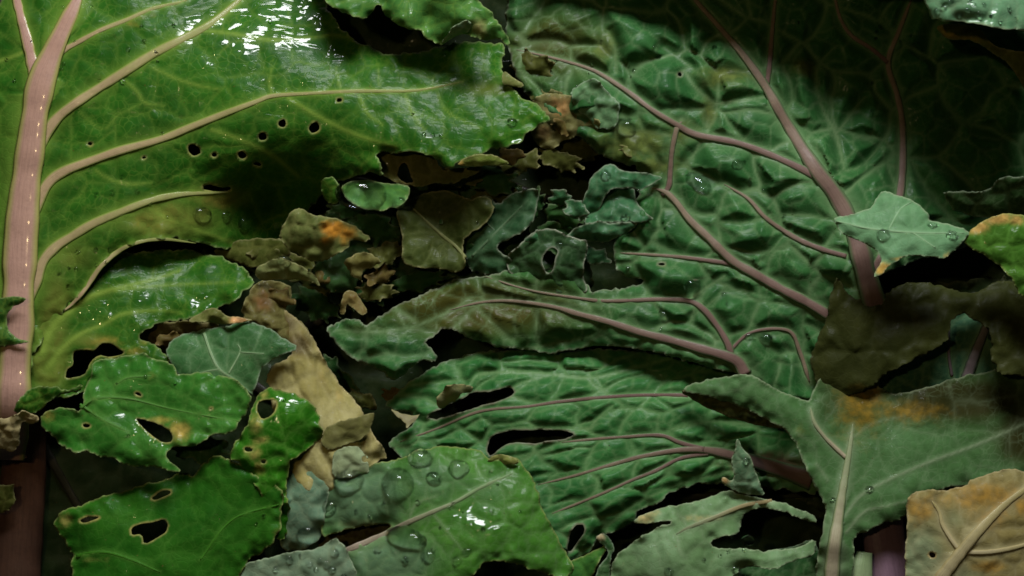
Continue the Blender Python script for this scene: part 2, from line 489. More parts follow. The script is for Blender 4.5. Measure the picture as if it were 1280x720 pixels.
YELLOW = dict(c1=(.10, .12, .022), c2=(.15, .18, .04), vein=(.3, .3, .1), brown=(.36, .17, .02), edge=(.38, .36, .16), rough=.48, coat=.1, wet=.2, trans=.3)
TAN = dict(c1=(.34, .27, .11), c2=(.40, .36, .18), vein=(.50, .46, .26), brown=(.25, .14, .03), edge=(.5, .42, .22), rough=.55, coat=.05, wet=.1, trans=.25, net=.15)
DARK = dict(c1=(.018, .036, .010), c2=(.028, .056, .016), vein=(.07, .09, .04), edge=(.10, .11, .05), rough=.5, coat=.1, trans=.2)  # deep leaf colour darkened to stand in for shade in the gaps
TEAL = dict(c1=(.025, .10, .035), c2=(.045, .15, .055), vein=(.12, .2, .1), edge=(.34, .36, .26), rough=.42, coat=.2, wet=.2, trans=.2)
def M(d, **k): return leaf_mat(**{**d, **k})
def V(d, **k): return vein_mat({**d, **k}['vein'], {**d, **k}['vein'], {**d, **k}['c2'])
PINK = vein_mat((.44, .265, .205), (.40, .24, .175), (.30, .30, .08), coat=.3, rough=.4)
PINKSIDE = vein_mat((.42, .31, .17), (.26, .30, .08), (.20, .26, .05), coat=.1)
PURPLE = vein_mat((.17, .105, .085), (.22, .17, .11), (.09, .14, .06))
PALEV = vein_mat((.42, .36, .24), (.24, .30, .15), (.18, .24, .10))
TANV = vein_mat((.46, .40, .22), (.36, .31, .12), (.36, .30, .13))
GREYV = vein_mat((.15, .115, .12), (.14, .14, .11), (.06, .09, .05))
DARKV = vein_mat((.035, .03, .02), (.04, .045, .02))  # veins of the deep leaves, darkened likewise in place of shade

# ------------------------------------------------------------------ deep leaves at the bottom of the heap
random.seed(4)
deep = [(180, 280, 330, 170, 15, -105, 'the glossy leaf with the pink midrib'), (520, 330, 260, 170, -30, -120, 'the dark olive and teal centre leaves'), (820, 300, 260, 150, 20, -115, 'the ruffled teal leaf and the crinkled leaf'),
        (1100, 180, 300, 220, 70, -110, 'the thick stalk of the crinkled leaf'), (1120, 500, 280, 170, 10, -95, 'the large waxy leaf'), (820, 620, 320, 150, 0, -100, 'the silvery green leaf with the upright tip'),
        (430, 560, 260, 150, 35, -110, 'the withered tan leaf'), (90, 620, 230, 170, 60, -95, 'the broad smooth bright green leaf'), (640, 120, 330, 150, 5, -120, 'the scalloped leaf edge')]
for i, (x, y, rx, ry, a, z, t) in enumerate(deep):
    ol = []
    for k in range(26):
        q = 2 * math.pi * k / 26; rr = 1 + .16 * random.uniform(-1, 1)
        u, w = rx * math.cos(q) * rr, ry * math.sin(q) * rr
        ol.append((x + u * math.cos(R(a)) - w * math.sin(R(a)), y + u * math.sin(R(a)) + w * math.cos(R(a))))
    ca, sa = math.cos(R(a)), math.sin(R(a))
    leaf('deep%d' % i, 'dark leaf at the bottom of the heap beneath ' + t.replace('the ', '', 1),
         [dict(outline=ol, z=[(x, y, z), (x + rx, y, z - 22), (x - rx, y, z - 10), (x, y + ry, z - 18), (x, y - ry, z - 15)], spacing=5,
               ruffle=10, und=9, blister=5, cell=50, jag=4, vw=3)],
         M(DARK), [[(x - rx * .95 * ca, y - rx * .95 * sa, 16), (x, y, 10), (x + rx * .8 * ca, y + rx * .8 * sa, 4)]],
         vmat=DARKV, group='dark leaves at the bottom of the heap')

# ------------------------------------------------------------------ big crinkled underside leaf (middle right)
G_out = [(1085, 352), (1125, 330), (1230, 300), (1330, 260), (1330, -40), (640, -40), (630, 40), (640, 75), (650, 105), (668, 130), (700, 152), (735, 178),
         (748, 192), (778, 203), (802, 215), (800, 240), (790, 262), (770, 295), (766, 318), (767, 335), (783, 347), (800, 345), (805, 352), (790, 358),
         (770, 362), (752, 362), (738, 366), (728, 350), (725, 338), (715, 330), (690, 335), (640, 338), (600, 345), (560, 352), (525, 372), (490, 385),
         (468, 400), (455, 408), (449, 398), (425, 402), (405, 411), (425, 432), (440, 446), (465, 457), (480, 465), (490, 476), (503, 470), (515, 461),
         (528, 450), (543, 453), (546, 444), (537, 435), (530, 426), (557, 406), (590, 425), (640, 437), (690, 440), (740, 432), (790, 432), (850, 448),
         (900, 462), (935, 472), (1000, 520), (1060, 540), (1110, 470), (1100, 400)]
leaf('G', 'large dark green crinkled leaf with raised purplish veins spreading from a thick stalk',
     [dict(outline=G_out, holes=[ell(827, 330, 5, 2.2, 0), ell(792, 208, 4, 3, 0), ell(850, 93, 3, 3), ell(963, 56, 4, 2.5)],
           z=[(1080, 340, 30), (1030, 220, 22), (960, 100, 12), (880, 0, -10), (1000, 380, 12), (900, 320, 14), (830, 240, 2), (920, 200, 16), (800, 130, 12), (700, 80, -8), (640, 20, -22),
              (760, 170, 6), (640, 110, -6), (780, 320, 0), (860, 400, 10), (930, 465, 14), (750, 400, -4), (650, 385, -16), (560, 385, -18), (490, 430, 0), (410, 411, -14), (540, 448, -2),
              (600, 350, -22), (1060, 130, -22), (1110, 60, -28), (1040, 20, -18), (1130, 220, -30), (1190, 60, -55), (1190, 220, -60), (1300, 100, -80), (1280, 240, -80), (1060, 520, -20), (680, 436, -26), (800, 30, 0)],
           cell=62, blister=19, und=8, ruffle=3, jag=1.8, vw=1.9, net=.78, spacing=2.4, ridge=.32, ani=1.25, ang=25,
           spots=[(850, 165, 26, .7, 18), (905, 95, 40, .7, 18), (790, 180, 60, .75, 30), (1005, 85, 16, .9, 14), (820, 205, 40, .7, 16), (755, 60, 20, .6, 30), (885, 140, 12, .7, 20)], tint=[(600, 385, 160, 45, .9), (470, 412, 60, 16, .5), (690, 60, 80, 60, .7), (640, 100, 50, 40, .5)])],
     M(UNDER, brown=(.065, .088, .020), tint=(.07, .068, .012), coat=.25, coat_rough=.2),
     [[(1100, 400, 30), (1083, 345, 28), (1068, 290, 24), (1045, 245, 21), (1020, 212, 19), (996, 175, 16), (975, 140, 14), (955, 105, 12), (930, 70, 10), (900, 35, 8), (865, -5, 7), (850, -30, 6)]],
     [[(1022, 222, 10), (1000, 210, 10), (960, 192, 9), (920, 178, 9), (870, 168, 9), (845, 155, 8), (815, 137, 7), (790, 118, 7), (760, 98, 6), (735, 85, 5), (690, 72, 4), (645, 62, 3)],
      [(1040, 396, 13), (1010, 378, 13), (975, 360, 12), (940, 340, 12), (915, 325, 12), (885, 296, 11), (862, 274, 10), (845, 252, 9), (832, 240, 9), (815, 235, 6)],
      [(932, 468, 17), (922, 452, 15), (905, 444, 14), (870, 434, 12), (835, 424, 11), (800, 415, 10), (760, 402, 9), (722, 392, 8), (690, 383, 6), (640, 376, 5), (600, 378, 4), (560, 388, 3)],
      [(914, 448, 10), (910, 430, 9), (895, 405, 8), (878, 385, 8), (860, 376, 7), (825, 374, 6), (760, 376, 5), (720, 372, 4), (660, 362, 3), (605, 345, 3)],
      [(1058, 320, 6), (1030, 312, 7), (1000, 300, 7), (975, 285, 6), (955, 270, 6), (935, 248, 5), (905, 230, 3)],
      [(918, 330, 7), (890, 326, 6), (850, 321, 5), (810, 318, 4), (775, 316, 3)],
      [(828, 244, 6), (836, 232, 8), (838, 212, 7), (840, 188, 7), (846, 160, 8), (852, 152, 8)],
      [(958, 108, 7), (962, 80, 7), (965, 40, 6), (970, -10, 5)],
      [(1092, 340, 12), (1110, 300, 11), (1126, 235, 10), (1128, 160, 9), (1121, 118, 8), (1110, 78, 8), (1124, 38, 7), (1142, -8, 6)],
      [(1110, 78, 7), (1088, 60, 6), (1064, 44, 6), (1050, 22, 5), (1042, -10, 5)],
      [(910, 440, 5), (940, 415, 4), (985, 413, 5), (1000, 440, 6), (1012, 478, 6)]],
     [[(1020, 110, 3), (1030, 140, 3), (1045, 168, 4), (1055, 210, 3)], [(1045, 168, 3), (1062, 145, 3), (1080, 122, 2)], [(1020, 110, 3), (1022, 85, 3), (1040, 62, 2)],
      [(893, 130, 4), (870, 110, 3), (855, 88, 3)], [(893, 130, 4), (940, 124, 3), (958, 120, 3)], [(888, 130, 4), (884, 158, 4)], [(865, 85, 2), (830, 60, 2)],
      [(960, 270, 3), (935, 278, 2), (900, 277, 2)], [(985, 288, 3), (975, 300, 2), (955, 325, 2)], [(862, 374, 3), (880, 362, 3), (905, 345, 3)], [(880, 385, 2), (915, 362, 2), (960, 372, 2)],
      [(760, 402, 2), (740, 420, 2), (690, 430, 3), (650, 438, 3)], [(765, 402, 2), (760, 380, 2)], [(520, 408, 3), (560, 390, 3), (590, 372, 3)], [(520, 408, 3), (470, 415, 3), (420, 412, 2)], [(505, 405, 2), (500, 390, 2)],
      [(700, 150, 3), (770, 160, 3), (840, 170, 4)], [(690, 90, 3), (645, 92, 2)], [(770, 90, 3), (768, 60, 3), (760, 40, 2)], [(1108, 170, 2), (1080, 205, 2), (1050, 215, 2)]],
     PURPLE, flat=.42, lift=.08)

# ------------------------------------------------------------------ lower underside leaf
H_out = [(478, 508), (500, 484), (530, 464), (570, 445), (620, 436), (700, 436), (850, 438), (960, 470), (1030, 520), (1035, 620), (960, 612), (905, 603), (870, 607),
         (842, 614), (822, 630), (800, 638), (793, 652), (772, 666), (748, 669), (738, 690), (722, 700), (700, 700), (650, 680), (600, 640), (540, 600), (500, 572),
         (484, 556), (494, 544), (512, 534), (520, 524), (508, 516), (492, 512)]
leaf('H', 'veined mid green underside leaf with long torn slits, lying below the thick brown vein',
     [dict(outline=H_out, holes=[[(530, 522), (552, 510), (575, 500), (592, 489), (605, 490), (625, 486), (640, 484), (643, 492), (630, 500), (600, 508), (575, 516), (550, 524)],
                                 [(608, 562), (612, 548), (622, 541), (645, 537), (680, 537), (715, 539), (720, 546), (690, 552), (660, 555), (640, 553), (625, 560), (613, 573)],
                                 [(708, 690), (712, 668), (720, 655), (730, 655), (731, 664), (722, 680), (715, 690)]],
           z=[(490, 520, -30), (560, 470, -34), (700, 450, -40), (850, 460, -36), (640, 500, -18), (760, 500, -12), (850, 500, -10), (940, 540, -26), (600, 540, -20), (700, 580, -6), (820, 570, -4),
              (700, 640, 2), (780, 640, 0), (860, 600, -8), (950, 590, -30), (1020, 580, -40), (560, 590, -20), (720, 690, -5), (640, 560, -12)],
           cell=30, blister=10, und=6, jag=1.6, vw=1.5, net=.85, spacing=2.2, ridge=.3, ani=1.9, ang=-14, ruffle=2, holecol=.5,
           spots=[(960, 580, 60, .7, 16)])],
     M(UNDER, c1=(.022, .125, .026), c2=(.044, .185, .044), brown=(.09, .05, .035), vein=(.19, .33, .13), coat=.2, coat_rough=.2),
     [[(1015, 600, 26), (970, 585, 20), (920, 570, 14), (880, 562, 10), (845, 563, 7), (800, 571, 6), (760, 582, 5), (720, 594, 4), (672, 606, 3)]],
     [[(880, 562, 8), (850, 553, 6), (825, 544, 5), (780, 546, 4), (740, 549, 4), (702, 553, 3)],
      [(885, 566, 7), (850, 573, 5), (820, 588, 5), (790, 600, 4), (750, 618, 4), (690, 642, 3)],
      [(860, 494, 6), (800, 494, 5), (750, 497, 5), (700, 502, 5), (660, 508, 4), (620, 511, 4), (590, 517, 4), (545, 536, 3), (500, 552, 3)]],
     [[(850, 445, 3), (800, 458, 3), (742, 472, 4), (690, 468, 4), (640, 465, 4), (600, 468, 4), (588, 480, 3)], [(745, 472, 3), (758, 494, 3)], [(738, 536, 4), (748, 522, 3), (765, 508, 3)],
      [(738, 536, 4), (700, 535, 3), (650, 535, 3), (620, 539, 2)], [(640, 486, 3), (655, 478, 3), (690, 468, 3)], [(612, 560, 2), (590, 545, 3), (570, 530, 2)], [(920, 588, 3), (860, 602, 3), (800, 627, 3), (755, 660, 3)],
      [(935, 530, 4), (890, 527, 3), (840, 536, 3)], [(815, 494, 2), (840, 515, 2), (838, 535, 2)], [(700, 553, 2), (660, 568, 3), (620, 575, 2)], [(600, 640, 2), (660, 600, 2), (700, 590, 2)]],
     PURPLE, flat=.38, lift=.05)
leaf('Hflap', 'pale yellowish curled flap on the torn slit of the veined underside leaf',
     [dict(outline=[(546, 512), (546, 492), (556, 484), (572, 480), (590, 482), (594, 488), (578, 492), (570, 500), (552, 512)], z=[(550, 508, 0), (560, 488, 10), (592, 485, -6)], und=3, ruffle=4, spacing=2, cell=20)],
     M(YELLOW, c1=(.26, .28, .12), c2=(.34, .34, .17)))
leaf('Hflap2', 'small pale curled leaf edge with a white tip over a black gap',
     [dict(outline=[(488, 511), (495, 514), (506, 518), (520, 519), (527, 516), (520, 524), (514, 530), (508, 536), (507, 528), (498, 522)], z=[(490, 512, -2), (510, 530, 4), (525, 517, -8)], und=2, spacing=1.6, cell=16, jag=.8)],
     M(YELLOW, c1=(.28, .24, .14), c2=(.36, .32, .2)))

# ------------------------------------------------------------------ big glossy leaf on the left
A_mid = [(12, 575, 40), (13, 545, 44), (17, 480, 44), (20, 420, 44), (23, 360, 43), (26, 300, 42), (31, 240, 40), (38, 185, 38), (44, 140, 36), (53, 98, 34), (68, 60, 27), (82, 30, 23), (96, 0, 20), (104, -30, 16)]
A_fork = [(48, 118, 18), (42, 88, 16), (35, 55, 14), (27, 25, 12), (21, -2, 11), (16, -30, 9)]
A_out = [(-70, -40), (395, -40), (410, 8), (425, 35), (450, 50), (478, 66), (510, 67), (548, 57), (575, 52), (600, 52), (634, 54), (632, 72), (628, 90), (630, 104), (645, 112), (655, 122), (672, 130), (684, 142),
         (690, 152), (676, 160), (660, 168), (645, 180), (630, 187), (608, 190), (590, 196), (574, 204), (564, 215), (553, 211), (543, 200), (533, 192), (500, 191), (470, 191), (474, 205), (480, 221),
         (462, 214), (440, 222), (415, 232), (402, 246), (385, 262), (360, 296), (330, 315), (290, 314), (250, 304), (205, 298), (175, 302), (150, 312), (130, 330), (114, 358), (98, 372), (76, 392), (50, 425), (36, 470), (30, 530), (22, 572), (-70, 560)]
leaf('A', 'large glossy wet green leaf with broad pink midrib and small round holes',
     [dict(outline=A_out, holes=[ell(243, 188, 9, 7, 35), ell(302, 194, 6, 5.5), ell(329, 171, 5, 5.5), ell(353, 154, 5.5, 5.5), ell(393, 160, 7, 8, 20), ell(424, 125, 4, 3.2), ell(322, 206, 6, 3.5, 10), ell(268, 194, 4, 3), ell(180, 197, 3, 2.5), ell(112, 180, 3, 2),
                                 [(250, 233), (262, 231), (275, 234), (290, 233), (288, 239), (270, 240), (256, 238)]],
           z=[(-40, 0, 10), (40, 100, 36), (30, 300, 40), (20, 450, 44), (14, 580, -40), (14, 550, 5), (17, 515, 40), (-50, 300, 25), (-50, 600, -20), (100, 20, 30), (180, 60, 36), (180, 0, 22), (280, 0, 4), (300, 40, 24), (290, 85, 40), (250, 130, 44), (380, 10, -4), (380, 45, 18), (370, 85, 38),
              (440, 60, 18), (460, 95, 36), (520, 68, 26), (540, 110, 38), (610, 60, 22), (610, 110, 40), (620, 150, 58), (686, 150, 58), (640, 180, 60), (560, 210, 64), (520, 180, 58), (475, 215, 54), (420, 150, 46), (330, 125, 46), (300, 200, 30), (360, 200, 14), (430, 215, 22),
              (400, 240, -20), (340, 270, -80), (300, 250, -30), (240, 200, 34), (180, 180, 42), (100, 230, 40), (150, 260, 40), (230, 245, 24), (210, 275, 26), (180, 298, 34), (250, 300, 8), (320, 312, -70), (110, 330, 40), (80, 420, 42)],
           cell=46, blister=2.2, und=3.5, ruffle=2.5, jag=2.2, vw=1.4, net=.34, spacing=2.4, ridge=.14, und_len=42,
           wet=[(300, 38, 70, 26), (370, 30, 75, 28), (430, 64, 28, 14), (270, 75, 26, 8), (455, 172, 30, 14), (500, 174, 40, 4), (335, 100, 8, 10), (60, 75, 14, 22), (640, 180, 16, 8), (430, 200, 30, 12)],
           spots=[(205, 275, 60, .25, 25), (270, 250, 40, .35, 20), (175, 20, 40, .2, 8), (165, 30, 12, .35, 8)], tint=[(70, 400, 26, 70, .9), (90, 320, 40, 30, .6), (210, 275, 80, 28, .8), (270, 245, 50, 20, .7), (610, 112, 36, 12, .6)]),
      dict(outline=[(15, 330), (80, 326), (150, 316), (230, 310), (290, 324), (323, 349), (303, 366), (288, 380), (262, 389), (238, 400), (205, 402), (186, 412), (172, 421), (190, 428), (208, 441), (214, 453),
                    (190, 456), (150, 475), (100, 492), (40, 505), (10, 480)],
           holes=[[(90, 440), (105, 436), (118, 440), (125, 430), (132, 427), (150, 436), (156, 442), (140, 447), (122, 444), (112, 455), (105, 470), (82, 474), (82, 463), (92, 455)]],
           veins=[[(52, 440, 10), (65, 410, 9), (85, 390, 8), (110, 372, 7), (140, 362, 5), (190, 350, 4), (225, 338, 3)], [(140, 363, 4), (200, 357, 3), (290, 353, 2)],
                  [(60, 460, 7), (78, 436, 6), (100, 418, 5), (130, 405, 4), (155, 392, 4), (200, 388, 3), (228, 392, 2)], [(190, 350, 3), (192, 335, 2)], [(52, 400, 6), (80, 355, 4), (98, 325, 3)]],
           z=[(30, 400, 42), (80, 350, 36), (110, 390, 30), (140, 375, 24), (150, 410, 34), (200, 345, 4), (220, 320, -14), (260, 360, 6), (320, 350, 12), (240, 398, 22), (180, 430, 36), (90, 480, 34), (300, 330, -10)],
           cell=40, blister=2.6, und=4, jag=1.8, vw=1.3, net=.25, spacing=2.2, ridge=.18, und_len=36, ruffle=3, wet=[(132, 393, 34, 14), (172, 370, 14, 8), (255, 378, 14, 8), (150, 412, 16, 8)], tint=[(60, 440, 30, 60, 1), (110, 425, 40, 12, .7)], spots=[(130, 428, 22, .45, 8), (170, 440, 14, .5, 6), (180, 425, 10, .4)])],
     M(GLOSSY, brown=(.22, .16, .03), tint=(.15, .19, .03)),
     [A_mid, A_fork],
     [[(44, 196, 12), (56, 170, 15), (70, 149, 14), (90, 132, 13), (120, 112, 12), (155, 90, 12), (190, 68, 12), (225, 50, 11), (258, 33, 9), (288, 10, 8), (312, -12, 7)],
      [(34, 290, 12), (46, 256, 15), (60, 229, 14), (80, 214, 13), (110, 202, 12), (150, 188, 11), (200, 174, 10), (240, 158, 9), (280, 142, 8), (320, 127, 7), (340, 120, 6), (380, 117, 5), (450, 114, 5), (520, 113, 4), (578, 102, 3)],
      [(28, 392, 12), (44, 354, 15), (54, 326, 14), (70, 308, 13), (90, 295, 12), (115, 280, 11), (150, 265, 10), (190, 250, 9), (225, 243, 7), (255, 241, 5), (288, 240, 3)],
      [(80, 388, 2), (90, 380, 4), (106, 362, 6), (126, 333, 7), (148, 314, 6), (172, 303, 5), (205, 299, 4), (245, 304, 2)],
      [(60, 84, 6), (78, 64, 8), (95, 54, 7), (125, 38, 6), (160, 24, 6), (190, 11, 5), (228, 2, 4), (240, -5, 3)]],
     [[(255, 38, 4), (290, 42, 4), (340, 50, 4), (390, 47, 3), (420, 44, 3), (455, 53, 2)], [(265, 162, 4), (300, 174, 4), (340, 194, 4), (372, 220, 3)], [(360, 122, 4), (392, 142, 4), (420, 157, 4), (450, 170, 4), (495, 184, 3)],
      [(448, 117, 3), (460, 142, 3), (478, 156, 2)], [(505, 114, 3), (515, 140, 3), (530, 162, 2)], [(340, 118, 4), (337, 102, 3), (340, 84, 2)], [(188, 262, 4), (225, 280, 4), (262, 293, 4), (300, 306, 3)],
      [(120, 213, 3), (140, 225, 3), (165, 230, 3), (190, 228, 2)], [(155, 100, 3), (172, 115, 3), (180, 128, 3), (205, 132, 2)], [(192, 85, 3), (220, 98, 3), (245, 106, 3), (275, 112, 2)], [(102, 142, 2), (118, 156, 2), (132, 160, 2), (150, 143, 2), (175, 130, 2)],
      [(0, 76, 4), (18, 70, 4), (36, 62, 5)], [(425, 110, 3), (420, 85, 2)], [(475, 113, 2), (472, 80, 2)], [(545, 112, 2), (560, 140, 2), (600, 160, 2)]],
     PINKSIDE, mmat=PINK, flat=.26, lift=.06, base=(20, 420))

# ------------------------------------------------------------------ crumpled lobe above the glossy leaf
leaf('B', 'crumpled green leaf edge with two scalloped lobes hanging over the glossy leaf',
     [dict(outline=[(330, -300), (392, -45), (404, -8), (412, 5), (425, 16), (440, 20), (457, 24), (465, 15), (472, 5), (477, 9), (488, 25), (500, 33), (525, 37), (532, 47), (542, 53), (553, 56), (560, 46), (575, 40), (590, 45), (606, 50), (624, 47), (637, 56),
                    (632, 42), (620, 26), (612, 14), (598, 4), (590, -12), (620, -45), (650, -290)],  # unseen far part stretched to keep light out of the gap below
           z=[(350, -290, 10), (640, -280, 20), (380, -150, 50), (630, -150, 56), (400, -40, 60), (440, 10, 76), (460, 22, 70), (470, -20, 66), (475, 5, 60), (510, 20, 86), (505, -20, 76), (535, 45, 76), (535, 20, 64), (560, 10, 94), (580, 35, 102), (610, 20, 98), (635, 52, 86), (605, 48, 94), (553, 54, 78)],
           und=3, ruffle=5, cell=28, blister=2.5, jag=1.4, spacing=2, net=.3, wet=[(505, 20, 20, 8), (575, 18, 10, 6)], spots=[(600, 35, 14, .5)])],
     M(GLOSSY, c1=(.04, .14, .025), c2=(.07, .21, .04), brown=(.28, .27, .10), wet=.5))
leaf('Bf', 'pale bluish green folded flap under the scalloped leaf edge',
     [dict(outline=[(551, 57), (556, 46), (568, 32), (583, 24), (590, 30), (585, 42), (572, 44), (562, 50)], z=[(552, 56, 82), (570, 35, 108), (588, 30, 114)], und=1, spacing=1.6, jag=.6, cell=20)], M(GLAUC))
leaf('Bt', 'small yellowish green pointed tip beside the folded edge of the glossy leaf',
     [dict(outline=[(627, 92), (632, 88), (640, 96), (656, 106), (650, 110), (640, 108), (628, 106)], z=[(628, 100, 54), (652, 107, 56)], und=1, spacing=1.6, jag=.6, cell=20)], M(YELLOW, c1=(.2, .26, .07)))

# ------------------------------------------------------------------ lower left leaves
leaf('C', 'wet green leaf with a wavy toothed edge and a long torn slit',
     [dict(outline=[(48, 522), (58, 512), (75, 508), (92, 510), (100, 515), (103, 495), (108, 480), (112, 465), (118, 448), (140, 446), (165, 442), (182, 440), (192, 449), (214, 452), (225, 470), (255, 464), (290, 470), (317, 492), (312, 515), (300, 528),
                    (296, 540), (280, 542), (264, 546), (252, 553), (238, 559), (215, 558), (206, 566), (212, 577), (230, 591), (205, 588), (185, 584), (165, 585), (152, 580), (140, 573), (128, 572), (118, 567), (105, 564), (92, 567), (80, 560), (68, 548), (52, 535)],
           holes=[[(168, 522), (180, 524), (200, 530), (214, 540), (216, 552), (205, 555), (190, 545), (176, 532)], ell(108, 532, 5, 2.6, 10), ell(173, 493, 5, 2.2, 20), ell(264, 511, 2.5, 2)],
           z=[(50, 525, 52), (90, 520, 56), (75, 550, 58), (120, 460, 50), (180, 445, 52), (150, 500, 60), (155, 515, 55), (158, 545, 72), (130, 530, 68), (200, 525, 60), (110, 560, 66), (195, 552, 72), (160, 580, 72), (225, 588, 70), (215, 565, 72), (250, 500, 68), (300, 480, 60), (310, 515, 62), (270, 545, 74), (250, 465, 60)],
           cell=34, blister=2.5, und=2.5, ruffle=4, curl=2, jag=1.5, spacing=2, net=.28, wet=[(160, 530, 26, 14), (195, 548, 22, 10), (185, 472, 14, 4), (125, 480, 10, 5)], spots=[(225, 540, 14, .75), (200, 525, 16, .45, 6), (60, 520, 12, .5), (190, 470, 8, .3)])],
     M(BRIGHT, c1=(.030, .155, .016), c2=(.055, .22, .028), vein=(.17, .34, .07), edge=(.34, .38, .16), brown=(.30, .23, .05)),
     fine=V(BRIGHT, vein=(.10, .26, .045)), flat=.22, lift=.0, thin=[[(100, 510, 4), (120, 498, 4), (160, 498, 3), (210, 510, 2), (260, 520, 2), (300, 527, 2)], [(100, 505, 3), (130, 525, 3), (160, 540, 2)], [(145, 480, 3), (160, 472, 3), (190, 470, 2)]])
leaf('Cd', 'dried tan curled scrap on the lower part of the pink midrib',
     [dict(outline=[(-70, 548), (-40, 530), (0, 523), (20, 517), (30, 514), (38, 517), (48, 520), (50, 528), (38, 532), (28, 528), (24, 540), (26, 556), (14, 566), (2, 560), (-14, 572), (-70, 570)], z=[(-60, 545, 80), (0, 535, 84), (25, 520, 88), (48, 525, 72), (20, 534, 80), (16, 562, 62), (-60, 568, 60)], und=3, ruffle=6, spacing=1.6, cell=14, blister=3, jag=1.2)],
     M(TAN))
leaf('Cg', 'small dull green leaf corner beside the darkened reddish stalk',
     [dict(outline=[(-60, 590), (-20, 600), (2, 607), (19, 603), (15, 615), (20, 628), (8, 640), (-20, 646), (-60, 650)], z=[(-50, 620, -20), (0, 612, -26), (18, 605, -18), (8, 638, -34)], spacing=1.8, cell=24, und=2)], M(OLIVE))
leaf('Cs', 'small green leaf lobe wedged between the pink midrib and the toothed leaf',
     [dict(outline=[(15, 518), (22, 500), (35, 485), (52, 480), (72, 484), (90, 486), (104, 480), (102, 490), (80, 493), (65, 500), (55, 512), (40, 520)], z=[(20, 515, 58), (45, 488, 66), (60, 500, 60), (100, 485, 52)], und=2, spacing=1.8, cell=24, ruffle=2)], M(GLOSSY))
leaf('D', 'dull bluish green pointed leaf behind the toothed leaf',
     [dict(outline=[(215, 460), (206, 440), (214, 425), (235, 415), (262, 411), (290, 404), (302, 399), (322, 404), (340, 412), (357, 423), (374, 434), (352, 444), (337, 452), (327, 462), (320, 480), (312, 500), (270, 500), (230, 480)],
           z=[(220, 440, 44), (300, 402, 40), (372, 433, 48), (275, 460, 58), (320, 440, 52), (260, 420, 38), (310, 490, 46)], cell=40, blister=3, und=3, jag=1.2, spacing=2, net=.4, curl=2)],
     M(DULL), fine=V(DULL), flat=.25, lift=.05, thin=[[(255, 416, 4), (264, 442, 4), (274, 461, 4), (295, 476, 4), (316, 493, 3)], [(275, 461, 3), (250, 466, 2), (230, 475, 2)], [(285, 468, 3), (300, 440, 2), (297, 430, 2)], [(330, 442, 2), (300, 440, 2)]])
leaf('E', 'shiny bright green leaf with ragged yellow rimmed holes beside the tan leaf',
     [dict(outline=[(314, 508), (320, 496), (328, 488), (338, 482), (350, 488), (372, 494), (392, 505), (402, 522), (405, 546), (388, 560), (372, 570), (362, 582), (357, 600), (362, 630), (366, 655), (355, 676), (335, 672), (328, 620), (300, 582), (284, 572), (298, 548), (308, 528)],
           holes=[[(321, 503), (329, 498), (345, 500), (346, 509), (338, 522), (328, 524), (322, 516)], ell(311, 562, 5, 3, 10), ell(329, 578, 4, 3)],
           z=[(330, 490, 56), (352, 488, 50), (360, 508, 68), (400, 525, 52), (390, 555, 50), (340, 545, 70), (300, 560, 66), (350, 600, 58), (345, 660, 46)], cell=32, blister=2, und=3, jag=1.8, spacing=1.8, ruffle=4, wet=[(356, 498, 16, 14), (345, 523, 10, 5), (385, 515, 12, 6)],
           spots=[(320, 532, 10, .5, 16), (325, 550, 12, .5, 7), (316, 566, 12, .5, 12), (324, 584, 9, .5, 12), (370, 580, 10, .4), (330, 495, 8, .4)])],
     M(BRIGHT, brown=(.32, .26, .07)))
F_out = [(66, 655), (72, 642), (88, 633), (110, 627), (150, 614), (200, 600), (232, 590), (242, 596), (250, 582), (268, 568), (280, 572), (300, 578), (318, 592), (345, 605), (356, 618), (352, 645), (350, 668), (330, 690), (310, 700), (290, 745), (88, 745), (90, 700), (85, 682), (72, 668)]
leaf('F', 'broad smooth bright green leaf with three ragged holes below the toothed leaf',
     [dict(outline=F_out, holes=[[(163, 660), (172, 655), (190, 653), (205, 648), (211, 655), (209, 665), (198, 672), (180, 681), (177, 668), (164, 670)], [(187, 624), (200, 613), (213, 612), (214, 617), (204, 622), (194, 626)], [(97, 651), (108, 645), (126, 646), (118, 650), (104, 655)]],
           z=[(70, 655, 30), (90, 690, 34), (120, 640, 42), (160, 640, 38), (230, 600, 34), (280, 575, 54), (345, 610, 58), (350, 660, 52), (250, 650, 54), (180, 690, 50), (120, 730, 46), (290, 720, 48)],
           cell=46, blister=1.6, und=4, jag=1.5, spacing=2.1, net=.18, ruffle=3, spots=[(350, 665, 10, .4), (80, 650, 12, .4), (120, 700, 30, .22, 6)])],
     M(BRIGHT, c1=(.018, .115, .008), c2=(.034, .165, .012), wet=.2, coat=.12, rough=.42, brown=(.36, .28, .08)),
     fine=V(BRIGHT, vein=(.055, .21, .015)), flat=.2, lift=0.0, thin=[[(95, 695, 4), (130, 690, 3), (165, 700, 3), (200, 715, 2)], [(250, 700, 2), (290, 650, 2), (350, 630, 2)]])
leaf('G1', 'small dark green leaf scrap lying across the pink midrib',
     [dict(outline=[(-18, 376), (8, 371), (24, 370), (34, 373), (28, 379), (14, 386), (8, 398), (12, 414), (24, 423), (40, 427), (30, 429), (12, 433), (-18, 434)], z=[(-10, 400, 66), (30, 374, 76), (12, 405, 70), (36, 427, 72)], und=2, spacing=1.8, cell=24, jag=1)],
     M(GLOSSY, c1=(.02, .085, .012), c2=(.03, .12, .018)))
